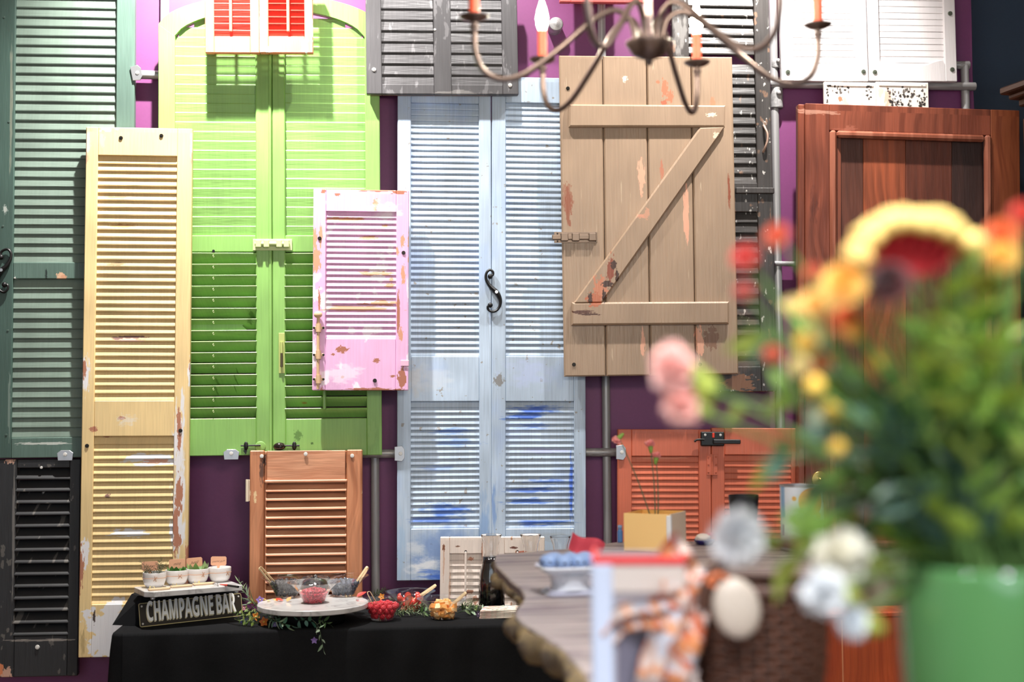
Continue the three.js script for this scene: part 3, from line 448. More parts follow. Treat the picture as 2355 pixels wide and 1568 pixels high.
for (const [x0, x1, a, b, knobs, lab] of [[1797, 1998.5, 1823, 1968, [[1812, 166], [1986, 165]], 'white louvred cabinet shutter leaf next to the bright pipe'], [1999.5, 2203, 2022, 2171, [[2012, 166], [2185, 31], [2190, 160]], 'white louvred cabinet shutter leaf next to the dark blue wall']]) {
  const F = frame([[x0 - 3, -70], [x1 - 8, -70], [x1, 187], [x0, 186]], 0.092, 0.028), m = paint(F, { base: [226, 220, 220], rough: 0.45, mottle: 0.02, grain: 0.02 });
  const o = shutter('louvred_shutter', lab, 'shutter', F, m, { stiles: [[null, a], [b, null]], cols: [[a, b]], rails: [[null, -58]], secs: [{ y0: -58, y1: 158, n: 15.65 | 0, a: 3.5, d: 0.03, t: 0.004, zc: 0.014, jit: 0.2 }] });
  const c0 = F.X(a), c1 = F.X(b), pts = [[c0, 0], [c1, 0]]; for (let i = 0; i <= 24; i++) { const t = 1 - i / 24; pts.push([lerp(c0, c1, t), F.Y(150 + 9 * Math.cos((t - 0.5) * 2 * Math.PI) * (Math.abs(t - 0.5) < 0.5 ? 1 : 0) - 4)]); }
  part(o, 'scalloped_rail', uvOn(prism(pts, 0, F.th - 0.0008, 0.002), F), m);
  for (const [x, y] of knobs) screw(o, F, x, y, M([110, 118, 104], 0.3, { metalness: 0.6 }), 1.3);
}
for (const [x0, x1, lab, sp] of [[1897, 2016, 'peeling cream board with few dark specks above the brown door', [[1935, 222, 5, 6, [190, 120, 90], 0.95]]], [2016, 2137, 'peeling cream board with many black flecks above the brown door', [[2045, 220, 10, 24, [214, 170, 146], 0.7, 0.8], [2028, 205, 6, 14, [206, 176, 156], 0.8, 0.7]]]]) {
  for (let k = 0; k < (x0 < 2000 ? 34 : 90); k++) { const c = x0 < 2000 ? [[1912, 212, 9, 24], [1938, 200, 20, 9], [2000, 206, 6, 16]][k % 3] : [[2058, 214, 16, 22], [2094, 208, 16, 14], [2126, 214, 8, 28], [2064, 234, 14, 8], [2110, 226, 20, 14]][k % 5]; sp.push([c[0] + rr(-1, 1) * c[2], c[1] + rr(-1, 1) * c[3], rr(1.2, 3.4), rr(1.4, 4.2), [34, 28, 26], 0.95, rr(0.6, 1)]); }
  const F = frame([[x0, 188], [x1 - 0.7, 190], [x1 - 0.7, 250], [x0, 250]], 0.118, 0.02), m = paint(F, { base: [238, 230, 218], rough: 0.6, ppm: 900, mottle: 0.05, patches: [[[222, 190, 168], 20, 0.66, 0.4, 0.1]], spots: sp });
  const o = F.place(thing('painted_board', lab, 'board')); part(o, 'board', uvOn(cbox(-F.W / 2, F.W / 2, 0, F.H, 0, F.th), F), m); part(o, 'end_batten', uvOn(cbox(-F.W / 2 + 0.012, F.W / 2 - 0.012, F.H - 0.02, F.H - 0.006, F.th - 0.001, F.th + 0.004), F), m);
}
{ // bare wood, low
  const F = frame([[572, 1036], [831, 1034], [833, 1387], [573, 1387]], 0.176, 0.034);
  const m = paint(F, { base: [196, 132, 94], wood: [162, 100, 66], rough: 0.5, mottle: 0.08, grain: 0.1, spots: [[607, 1075, 6, 30, [60, 40, 34], 0.5, 0.7], [612, 1050, 4, 14, [40, 30, 28], 0.6, 0.8], [797, 1060, 4, 34, [80, 54, 44], 0.5, 0.7], [592, 1127, 4, 9, [226, 196, 150], 0.95], [592, 1140, 3, 6, [226, 196, 150], 0.95], [580, 1124, 2, 6, [226, 200, 160], 0.95]] });
  const mh = paint(F, { base: [206, 148, 114], wood: [188, 126, 92], horizontal: true, rough: 0.5, mottle: 0.06, grain: 0.08 });
  const o = shutter('louvred_shutter', 'bare brown wood louvred shutter standing behind the fruit bowls', 'shutter', F, m, { stiles: [[null, 607], [797, null]], cols: [], chamfer: 0.004 });
  part(o, 'panel', uvOn(cbox(F.X(613), F.X(794), F.Y(1104), F.H - 0.002, 0.004, F.th - 0.004), F), mh);
  for (const [a, b] of [[607, 613.5], [793.5, 797]]) part(o, 'bead', uvOn(cbox(F.X(a), F.X(b), 0, F.H - 0.004, 0, F.th - 0.009, 0.003), F), m);
  part(o, 'moulding', uvOn(cbox(F.X(608), F.X(799), F.Y(1110), F.Y(1103), 0.004, F.th + 0.003, 0.004), F), mh);
  slats(o, F, mh, [613, 794], { y0: 1110, y1: 1384, n: 13, a: 48, d: 0.052, t: 0.009, zc: 0.0135, jit: 0.8 });
  for (const [x, y] of [[602, 1049], [703, 1044], [810, 1048]]) screw(o, F, x, y, paleScrew, 1);
  const h = F.L(568, 1128); part(o, 'hinge', merge([moved(new THREE.CylinderGeometry(0.007, 0.007, 0.094, 10), h.x, h.y, 0.026), moved(cbox(-0.003, 0.012, -0.046, 0.046, 0.02, 0.024, 0.001), h.x, h.y, 0)]), M([226, 210, 186], 0.5, {}), 'paint-flecked hinge');
}
for (const [x0, x1, a, b, lab] of [[1422, 1636.5, 1453, 1608, 'terracotta red louvred shutter leaf beside the low level pipe'], [1637.5, 1838, 1667, 1821, 'terracotta red louvred shutter leaf beside the brown door']]) {
  const l = x0 < 1600, F = frame([[x0, l ? 989 : 985.5], [x1, l ? 985.5 : 983], [x1, 1420], [x0, 1420]], 0.12, 0.032);
  const m = paint(F, { base: [208, 110, 82], rough: 0.4, mottle: 0.06, grain: 0.05, spots: [[x0 + 10, 1023, 5, 10, [226, 180, 160], 0.95, l ? 1 : 0], [1530, 1048, 60, 2, [226, 150, 120], 0.9, 0.6]] });
  const o = shutter('louvred_shutter', lab, 'shutter', F, m, { stiles: [[null, a], [b, null]], cols: [[a, b]], rails: [[null, l ? 1049 : 1046], [1296, null]], secs: [{ y0: l ? 1049 : 1046, y1: 1296, n: 18, a: 16, d: 0.033, t: 0.0075, zc: 0.016, jit: 0.8 }] });
  { const p = F.L(l ? 1631 : 1643.5, 1068); const h = part(o, 'hinge', moved(cbox(-0.012, 0.0125, -0.047, 0.047, 0, 0.004, 0.001), p.x, p.y, F.th), m); for (const s of [-0.034, 0, 0.034]) { const k = part(h, 'screw', screwGeo, m); k.position.set(p.x + (l ? -0.004 : 0.005), p.y + s, F.th + 0.003); k.scale.setScalar(0.55); } if (l) part(h, 'pin', moved(new THREE.CylinderGeometry(0.005, 0.005, 0.094, 10), p.x + 0.0125, p.y, F.th + 0.004), m); }
  if (!l) { const p = F.L(1637.5, 1009), k = M([24, 23, 22], 0.35), g = part(o, 'cabin_latch', merge([moved(new RoundedBoxGeometry(0.108, 0.064, 0.016, 3, 0.006), p.x, p.y, F.th + 0.008), moved(cbox(0, 0.125, -0.01, 0.01, 0, 0.01, 0.003), p.x, p.y - 0.012, F.th + 0.017)]), k, 'black rotary latch');
    part(g, 'lever', tube([[-0.04, -0.004], [-0.06, -0.003], [-0.074, -0.005], [-0.084, -0.012]].map(([x, y]) => V(p.x + x, p.y + y, F.th + 0.014)), 0.005, 12, 6), k); part(g, 'indicator', moved(new RoundedBoxGeometry(0.011, 0.022, 0.006, 2, 0.0028), p.x + 0.002, p.y + 0.016, F.th + 0.017), M([230, 60, 34], 0.3), 'red indicator');
    for (const s of [-1, 1]) { const q = part(g, 'screw', screwGeo, paleScrew); q.position.set(p.x + s * 0.035, p.y + 0.018, F.th + 0.015); q.scale.setScalar(0.7); } }
}
{ // coral shutter bottom edge high behind the chandelier
  const F = frame([[1288, -120], [1484, -120], [1484, 5], [1288, 6]], 0.16, 0.03), m = paint(F, { base: [216, 96, 92], rough: 0.5 });
  shutter('louvred_shutter', 'coral shutter whose lower edge shows behind the chandelier stem', 'shutter', F, m, { stiles: [[null, 1312], [1462, null]], cols: [[1312, 1462]], rails: [[null, -100], [-20, null]], secs: [{ y0: -100, y1: -20, n: 6, a: 36, d: 0.034, t: 0.006, zc: 0.014 }] });
}
{ // brown panelled door
  const F = frame([[1828, 235], [2345, 255], [2352, 1560], [1842, 1556]], 0.205, 0.05), D = F;
  const m = paint(F, { base: [138, 74, 54], wood: [112, 58, 42], rough: 0.36, mottle: 0.1, grain: 0.08, ppm: 500, spots: [[1832, 262, 5, 26, [206, 160, 140], 0.9, 0.7], [1880, 243, 60, 5, [196, 150, 130], 0.95, 0.7], [1878, 460, 10, 40, [86, 44, 34], 0.3, 0.7], [1838, 560, 3, 60, [190, 110, 90], 0.95, 0.7], [1962, 282, 14, 8, [170, 104, 84], 0.8, 0.6], [1940, 285, 20, 4, [170, 104, 84], 0.9, 0.4]] });
  const o = F.place(thing('panelled_door', 'dark brown wooden panelled door leaning at the end of the plum wall', 'door'));
  const XX = (px, py = 400) => F.L(px, py).x, Y = (py, px = 2080) => F.L(px, py).y;
  part(o, 'stile', uvOn(cbox(-F.W / 2 + 0.03, XX(1908), 0, F.H, 0, F.th, 0.003), F), m); part(o, 'edge_moulding', uvOn(cbox(-F.W / 2, -F.W / 2 + 0.032, 0, F.H - 0.002, 0, F.th - 0.012, 0.005), F), m);
  part(o, 'stile', uvOn(cbox(XX(2280), F.W / 2, 0, F.H, 0, F.th, 0.003), F), paint(F, { base: [150, 82, 52], wood: [128, 66, 42], rough: 0.4, ppm: 400 }));
  part(o, 'rail', uvOn(cbox(XX(1908), XX(2280), Y(305), F.H, 0, F.th - 0.001, 0.003), F), m);
  const low = Y(1260); part(o, 'rail', uvOn(cbox(XX(1908), XX(2280), low - 0.2, low, 0, F.th - 0.001, 0.003), F), m); part(o, 'rail', uvOn(cbox(XX(1908), XX(2280), 0, 0.2, 0, F.th - 0.001, 0.003), F), m);
  const mm = paint(F, { base: [168, 104, 82], wood: [140, 80, 60], rough: 0.32, ppm: 300 });
  for (const [y0, y1] of [[low, Y(305)], [0.2, low - 0.2]]) {
    const a = XX(1908), b = XX(2280), w = 0.032, prof = (x0, x1, ya, yb) => part(o, 'panel_moulding', uvOn(cbox(x0, x1, ya, yb, F.th - 0.02, F.th + 0.012, 0.01), F), mm);
    prof(a, a + w, y0, y1); prof(b - w, b, y0, y1); prof(a + w, b - w, y1 - w, y1); prof(a + w, b - w, y0, y0 + w);
    const xs = [1922, 1938, 1991, 2089, 2196, 2268], tones = [[128, 70, 50], [104, 60, 46], [170, 88, 56], [112, 60, 44], [72, 48, 42]];
    for (let i = 0; i < 5; i++) { const t = tones[i]; part(o, 'board', uvOn(cbox(XX(xs[i]) + 0.0008, XX(xs[i + 1]) - 0.0008, y0, y1, 0.006, i === 0 ? F.th - 0.018 : 0.02 - (i % 2) * 0.001, 0.0015), F), paint(F, { base: t, wood: t.map((c) => c * 0.82), rough: 0.42, ppm: 240, grain: 0.1 })); }
  }
  { const p = F.L(1885, 1103); const e = part(o, 'escutcheon', moved(lathe([[0, 0.02], [0.006, 0.018], [0.009, 0.01], [0.014, 0.012], [0.018, 0.007], [0.023, 0.009], [0.027, 0.005], [0.034, 0.007], [0.037, 0.003], [0.038, 0]], 36), p.x, p.y, F.th, Math.PI / 2), new THREE.MeshStandardMaterial({ color: C(196, 164, 96), metalness: 0.9, roughness: 0.3 }), 'ringed brass rose'); }
}
{ // dark cornice at the edge of the frame
  const a = atZ(2297, 255, 0.14), m = paint({ W: 0.6, H: 0.3, L: () => ({ x: 0, y: 0 }), k: 1 }, { base: [86, 58, 42], wood: [64, 42, 30], horizontal: true, rough: 0.4 });
  const o = thing('cornice_cabinet', 'dark wood cabinet with a stepped cornice standing past the brown door', 'cabinet', V(atZ(2347, 255, 0.3).x + 0.285, -0.1, 0.27)); o.rotation.y = -78 * rad;
  const steps = [[0.0, 0.0, 0.03], [0.02, 0.03, 0.062], [0.05, 0.062, 0.095], [0.09, 0.095, 0.118], [0.125, 0.118, 0.15]];
  for (const [out, y0, y1] of steps) part(o, 'cornice_moulding', metres(cbox((0.14 - out) * 0.4, 1.1, a.y + y0, a.y + y1, 0, 0.3 + out, 0.006), 0.4), m);
  part(o, 'carcass', metres(cbox(0.085, 1.05, 0.1, a.y + 0.005, 0, 0.34, 0.004), 0.4), m);
  part(o, 'side_board', metres(cbox(0.075, 0.095, 0.1, a.y, 0.3, 0.36, 0.003), 0.4), m);
}

// ---------------------------------------------------------------- champagne bar: draped table
const TY = 0.75, clothM = (() => { const t = dataTexture(256, 256, (u, v, o) => { const k = 0.9 + 0.2 * noise(u * 240, v * 240) + 0.15 * (fbm(u * 6, v * 6) - 0.5); o[0] = 32 * k; o[1] = 32.5 * k; o[2] = 34 * k; }); return new THREE.MeshPhysicalMaterial({ map: t, roughness: 1, specularIntensity: 0.1 }); })();
function drape(x0, x1, z0, z1, y1, y0, r, fold, waves) { // cloth over a box, falling in folds
  const ring = [], N = 300, cx = (x0 + x1) / 2, cz = (z0 + z1) / 2, hx = (x1 - x0) / 2, hz = (z1 - z0) / 2, per = [];
  const straight = [[cx - hx + r, cz + hz, cx + hx - r, cz + hz, 0, 1], [cx + hx, cz + hz - r, cx + hx, cz - hz + r, 1, 0], [cx + hx - r, cz - hz, cx - hx + r, cz - hz, 0, -1], [cx - hx, cz - hz + r, cx - hx, cz + hz - r, -1, 0]];
  for (let k = 0; k < 4; k++) {
    const [ax, az, bx, bz, nx, nz] = straight[k], n = k % 2 ? 30 : 130; for (let i = 0; i < n; i++) ring.push([lerp(ax, bx, i / n), lerp(az, bz, i / n), nx, nz]);
    const [, , , , mx, mz] = straight[(k + 1) % 4]; for (let i = 0; i < 8; i++) { const t = i / 8 * Math.PI / 2, ox = nx * Math.cos(t) + mx * Math.sin(t), oz = nz * Math.cos(t) + mz * Math.sin(t); ring.push([bx - nx * 0 + ox * r - nx * r, bz + oz * r - nz * r, ox, oz]); }
  }
  const rows = [[0, -0.012], [-0.003, -0.004], [-0.012, 0]]; for (let i = 1; i <= 12; i++) rows.push([-0.012 - (y1 - y0 - 0.012) * i / 12, null]);
  const pos = [], uv = [], idx = [], n = ring.length; let len = 0;
  rows.forEach(([dy, off], j) => { for (let i = 0; i <= n; i++) { const [x, z, nx, nz] = ring[i % n], s = i / n, v = Math.max(0, (j - 2) / 12), g = Math.pow(v, 0.6);
    const f = off ?? fold * g * (0.5 + 0.55 * Math.sin(s * Math.PI * 2 * waves + 2.2 * Math.sin(s * 31) + 0.5 * v) + 0.5 * (noise(s * 90, v * 1.5) - 0.5)); pos.push(x + nx * f, y1 + dy, z + nz * f); uv.push(s * 12, v * 2); } });
  for (let j = 0; j < rows.length - 1; j++) for (let i = 0; i < n; i++) { const a = j * (n + 1) + i, b = a + 1, c = a + n + 1, d = c + 1; idx.push(a, c, b, b, c, d); }
  const c0 = pos.length / 3; pos.push(cx, y1, cz); uv.push(0, 0); for (let i = 0; i < n; i++) idx.push(c0, i, i + 1);
  const g = new THREE.BufferGeometry(); g.setAttribute('position', new THREE.Float32BufferAttribute(pos, 3)); g.setAttribute('uv', new THREE.Float32BufferAttribute(uv, 2)); g.setIndex(idx); g.computeVertexNormals(); return g;
}
solo('tablecloth', drape(-1.085, 1.3, 0.195, 0.735, TY, 0.012, 0.05, 0.034, 26), clothM, 'black cloth draped to the floor over the long bar table', 'tablecloth');
const SY = 0.898, BY = 0.828; // tops of the herb slab and of the round board
const yawV = (a, b) => Math.atan2(-(b.z - a.z), b.x - a.x);
{ // herb end: black draped riser, marble slab, sign
  const fl = atY(336, 1362, SY), fr = atY(557, 1345, SY), dir = fr.clone().sub(fl).normalize(), back = V(dir.z, 0, -dir.x); if (back.z > 0) back.negate();
  const len = fl.distanceTo(fr), wid = 0.185, yaw = yawV(fl, fr), c = fl.clone().add(fr).multiplyScalar(0.5).addScaledVector(back, wid / 2);
  const sa = atY(321, 1443, TY), sd = atY(559, 1416, TY).sub(sa), sl = sd.length(), sn = sd.clone().normalize(), sb = V(sn.z, 0, -sn.x); if (sb.z > 0) sb.negate();
  const hull = [], at3 = (a, b, y) => { const p = sa.clone().addScaledVector(sn, a).addScaledVector(sb, b); hull.push(V(p.x, y, p.z)); };
  for (const a of [0.03, sl - 0.01]) for (const b of [0.05, 0.16]) { at3(a, b, SY - 0.036); at3(a === 0.03 ? 0 : a, b, TY + 0.001); }
  hull.push(atY(258, 1437, TY + 0.001), atY(285, 1408, TY + 0.001), atY(312, 1362, SY - 0.036), atY(330, 1354, SY - 0.036));
  solo('riser_drape', flat(new ConvexGeometry(hull)), clothM, 'black cloth draped over the riser under the herb slab', 'drape');
  const marble = dataTexture(256, 256, (u, v, o) => { const q = Math.abs(fbm(u * 5 + 2 * fbm(u * 4, v * 4, 2), v * 5, 4) - 0.5), k = 1 - 0.16 * Math.exp(-q * 30) - 0.05 * fbm(u * 9, v * 9); o[0] = 222 * k; o[1] = 220 * k; o[2] = 219 * k; });
  var marbleM = new THREE.MeshPhysicalMaterial({ map: marble, roughness: 0.25, clearcoat: 0.3 });
  const o = thing('marble_slab', 'rectangular white marble serving slab carrying the herb pots', 'slab', V(c.x, SY - 0.022, c.z)); o.rotation.y = yaw;
  const cut = 0.03; part(o, 'slab', metres(moved(prism([[-len / 2 + cut, -wid / 2], [len / 2, -wid / 2], [len / 2, wid / 2], [-len / 2, wid / 2], [-len / 2, -wid / 2 + cut]], 0, 0.022, 0.002), 0, 0, 0, -Math.PI / 2), 0.4), marbleM);
  for (const [a, b] of [[-0.42, 0.4], [0.45, 0.4], [-0.44, -0.35], [0.45, -0.35]]) part(o, 'foot', moved(lathe([[0, 0], [0.008, 0.001], [0.009, -0.008], [0.005, -0.012], [0, -0.012]].reverse(), 14), a * len, 0, b * wid), steel);
  // four white pots
  const potM = new THREE.MeshPhysicalMaterial({ color: C(238, 234, 232), roughness: 0.18, clearcoat: 0.5 }), twineM = M([196, 150, 120], 0.9), tagM = (() => { const t = dataTexture(64, 64, (u, v, k) => { const q = fbm(u * 20, v * 2, 2); k[0] = 226 + 14 * q; k[1] = 168 + 14 * q; k[2] = 130 + 14 * q; }); return new THREE.MeshStandardMaterial({ map: t, roughness: 0.6 }); })(), soil = M([70, 60, 46], 0.95);
  const potG = lathe([[0.0, 0.002], [0.027, 0], [0.031, 0.002], [0.0395, 0.012], [0.0445, 0.027], [0.0462, 0.044], [0.0462, 0.0585], [0.0448, 0.0595], [0.0432, 0.058], [0.0425, 0.044], [0.04, 0.028], [0, 0.024]], 36);
  const script = (text) => { const cv = document.createElement('canvas'); cv.width = 256; cv.height = 150; const x = cv.getContext('2d'); x.fillStyle = '#dfa684'; x.fillRect(0, 0, 256, 150); for (let i = 0; i < 40; i++) { x.fillStyle = `rgba(150,96,60,${0.05 * rnd()})`; x.fillRect(i * 6.4, 0, 3, 150); } x.translate(128, 78); x.rotate(-0.09); x.transform(1, 0, -0.35, 1, 0, 0); x.fillStyle = '#2a1a14'; x.font = 'italic ' + (text.length > 6 ? 40 : 56) + 'px sans-serif'; x.textAlign = 'center'; x.textBaseline = 'middle'; x.fillText(text, 0, 0); const t = new THREE.CanvasTexture(cv); t.colorSpace = THREE.SRGBColorSpace; return new THREE.MeshStandardMaterial({ map: t, roughness: 0.6 }); };
  const pots = [[355, 1351, 'rosemary', 'white herb pot with spiky rosemary', -0.02, 0.02], [406, 1345, 'mint', 'white herb pot with dark green mint', 0.0, 0.018], [454, 1341, 'basil', 'white herb pot with pale crinkled basil leaves', -0.012, 0.022], [505.5, 1338, 'cosmo yum', 'white herb pot without any leaves', -0.008, 0.024]];
  pots.forEach(([px, py, word, lab, tx, th], i) => {
    const p = atY(px, py - 1, SY), o = thing('herb_pot', lab + ', tied with twine', 'pot', p, 'herb pots on the marble slab'); o.rotation.y = 0.2 * i;
    part(o, 'bowl', potG, potM); const tw = part(o, 'twine', merge([moved(new THREE.TorusGeometry(0.0463, 0.0011, 6, 40), 0, 0.038, 0, Math.PI / 2 + rr(-0.06, 0.06)), ...[1, -1].map((s) => moved(new THREE.CylinderGeometry(0.0009, 0.0016, 0.022, 5), 0.012, 0.038, 0.0468, 0.1, 0, s * 0.5 + rr(-0.3, 0.3)))]), twineM, 'twine bow');
    part(o, 'filling', moved(lathe([[0, 0.045], [0.0418, 0.045]], 24), 0, i === 3 ? -0.014 : 0, 0), i === 3 ? potM : soil);
    const q = o.position, tg = thing('name_tag', ['wooden tag lettered rosemary in the spiky herb pot', 'wooden tag lettered mint behind the dark green herb', 'wooden tag lettered basil behind the pale crinkled leaves', 'wooden tag with a two-word name in the empty pot'][i], 'tag', V(q.x + tx, q.y + 0.044, q.z - 0.012), 'name tags in the herb pots');
    tg.rotation.set(-0.12, 0, [0.02, 0.03, 0.07, -0.02][i]);
    const w = 0.032, h = 0.037, b = 0.02, sh = [[-0.005, -0.03], [0.005, -0.03], [0.005, b - 0.004], [0.0085, b], [w - 0.005, b], [w, b + 0.005], [w, b + h - 0.005], [w - 0.005, b + h], [-w + 0.005, b + h], [-w, b + h - 0.005], [-w, b + 0.005], [-w + 0.005, b], [-0.0085, b], [-0.005, b - 0.004]];
    const g = prism(sh, -0.001, 0.001, 0.0003), uv = g.attributes.uv, ps = g.attributes.position; for (let k = 0; k < uv.count; k++) uv.setXY(k, (ps.getX(k) + w) / (2 * w), clamp((ps.getY(k) - b) / h, 0, 1)); part(tg, 'tag', g, script(word));
  });
  // herbs
  const needle = leafGeo(0.026, 0.0022, 0.002, 0.2, 3), round = leafGeo(0.04, 0.032, 0.006, 0.25, 6), long = leafGeo(0.05, 0.03, 0.008, 0.3, 6);
  const rosM = [leafM([70, 84, 58]), leafM([108, 118, 84]), leafM([52, 66, 46])], minM = [leafM([58, 120, 44]), leafM([84, 140, 60])], basM = [leafM([126, 164, 92]), leafM([160, 188, 124])];
  const p0 = atY(355, 1350, SY);
  for (let k = 0; k < 9; k++) { const a = k / 9 * 6.28 + 0.3, sp = rr(0.3, 1), b = V(p0.x + Math.cos(a) * 0.016, SY + 0.044, p0.z + Math.sin(a) * 0.016), e = b.clone().add(V(Math.cos(a) * 0.055 * sp - 0.012, rr(0.03, 0.06), Math.sin(a) * 0.03)); sprig('rosemary_sprig', 'spiky rosemary sprig in the white pot', 'herb', [b, b.clone().lerp(e, 0.5).add(V(0, 0.008, 0)), e], 0.0012, needle, rosM, 22, 'rosemary sprigs in a pot', 0.9); }
  for (const [i, px, py, geo, ms, n, nm, lab] of [[1, 406, 1344, round, minM, 9, 'mint_leaf', 'dark green mint leaf in the white pot'], [2, 456, 1340, long, basM, 8, 'basil_leaf', 'pale green crinkled basil leaf in the white pot']]) {
    const p = atY(px, py, SY); for (let k = 0; k < n; k++) { const a = k / n * 6.28, l = solo(nm, geo, ms[k % 2], lab, 'leaf', lab.replace(/ leaf.*/, ' leaves')); l.position.set(p.x + Math.cos(a) * 0.017, SY + 0.04, p.z + Math.sin(a) * 0.015); l.rotation.set(rr(0.1, 0.5), -a + 1.57 + rr(-0.3, 0.3), 0, 'YXZ'); l.rotateX(0.35); } }
  // bamboo boats, tongs and pen lying on the slab
  const bam = M([214, 184, 146], 0.6);
  for (const [px, py, lab] of [[366, 1356.5, 'small bamboo tray in front of the rosemary pot'], [417, 1350, 'small bamboo tray in front of the mint pot'], [468, 1344.5, 'small bamboo tray in front of the basil pot']]) { const p = atY(px, py, SY), t = thing('bamboo_tray', lab, 'tray', V(p.x, SY, p.z), 'bamboo trays on the marble slab'); t.rotation.y = yaw; part(t, 'tray', moved(prism([[-0.042, -0.012], [0.036, -0.012], [0.044, -0.004], [0.044, 0.006], [0.036, 0.013], [-0.042, 0.013]], 0, 0.008, 0.002), 0, 0, 0, -Math.PI / 2), bam); const f = part(t, 'zest', merge([0, 1, 2].map((k) => moved(leafGeo(0.012, 0.007, 0.002, 0.3, 3), -0.035 + k * 0.007, 0.009, rr(-0.01, 0.01), rr(-1, 1), rr(0, 6), 0))), leafM([244, 228, 150])); }
  { const a = atY(484, 1341, SY), b = atY(502, 1349, SY), t = thing('steel_tweezers', 'small steel tweezers lying beside the empty pot', 'tweezers', V(0, 0, 0)); for (const s of [0, 1]) part(t, 'arm', taper([V(a.x + s * 0.006, SY + 0.004, a.z), V(lerp(a.x, b.x, 0.5) + s * 0.009, SY + 0.006 + s * 0.004, lerp(a.z, b.z, 0.5)), V(b.x, SY + 0.003, b.z)], 0.0022, 0.0014, 10, 6), steel); }
  { const a = atY(505, 1346, SY), b = atY(548, 1352, SY), m = a.clone().lerp(b, 0.45), t = thing('marker_pen', 'red and black marker pen at the corner of the herb slab', 'pen', V(0, 0.0045, 0)); part(t, 'body', taper([m, b], 0.0045, 0.0045, 4, 8), M([34, 32, 34], 0.3)); part(t, 'cap', taper([a, a.clone().lerp(b, 0.2), m], 0.0012, 0.0048, 8, 8), M([214, 60, 40], 0.3)); }
}
function leafGeo(len, w, bend, fold, nv = 6) { // a leaf along +y in the xy plane, midrib creased
  const pos = [], idx = []; for (let j = 0; j <= nv; j++) { const t = j / nv, ww = w / 2 * Math.pow(Math.sin(Math.PI * Math.pow(t, 0.75)), 0.8) || 0, y = len * t, z = -bend * t * t; for (const s of [-1, 0, 1]) pos.push(s * ww, y, z + Math.abs(s) * ww * fold); }
  for (let j = 0; j < nv; j++) for (let s = 0; s < 2; s++) { const a = j * 3 + s; idx.push(a, a + 1, a + 4, a, a + 4, a + 3); }
  const g = new THREE.BufferGeometry(); g.setAttribute('position', new THREE.Float32BufferAttribute(pos, 3)); g.setAttribute('uv', new THREE.Float32BufferAttribute(new Float32Array(pos.length / 3 * 2), 2)); g.setIndex(idx); g.computeVertexNormals(); return g;
}
function sprig(name, label, cat, pts, r, geo, mats, n, group, open = 0.8, stemM) {
  const o = thing(name, label, cat, pts[0], group), rel = pts.map((p) => p.clone().sub(pts[0])), cv = new THREE.CatmullRomCurve3(rel);
  part(o, 'stem', taper(rel, r, r * 0.5, 10, 5), stemM ?? mats[0]);
  for (let i = 0; i < n; i++) {
    const t = 0.15 + 0.85 * (i + 0.5) / n, p = cv.getPointAt(Math.min(t, 1)), d = cv.getTangentAt(Math.min(t, 1)), side = V(-d.y, d.x, 0.001).normalize().applyAxisAngle(d, i * 2.4 + rr(-0.4, 0.4)), dir = d.clone().multiplyScalar(1 - open * 0.6).addScaledVector(side, open * (t > 0.94 ? 0.15 : 1)).normalize();
    const l = part(o, 'leaf', geo, mats[i % mats.length]); l.position.copy(p); const zz = dir.clone().cross(d).normalize(); const xx = dir.clone().cross(zz).normalize(); l.quaternion.setFromRotationMatrix(new THREE.Matrix4().makeBasis(xx, dir, xx.clone().cross(dir))); l.scale.setScalar(rr(0.75, 1.15) * (0.75 + 0.25 * (1 - t)));
  }
  return o;
}
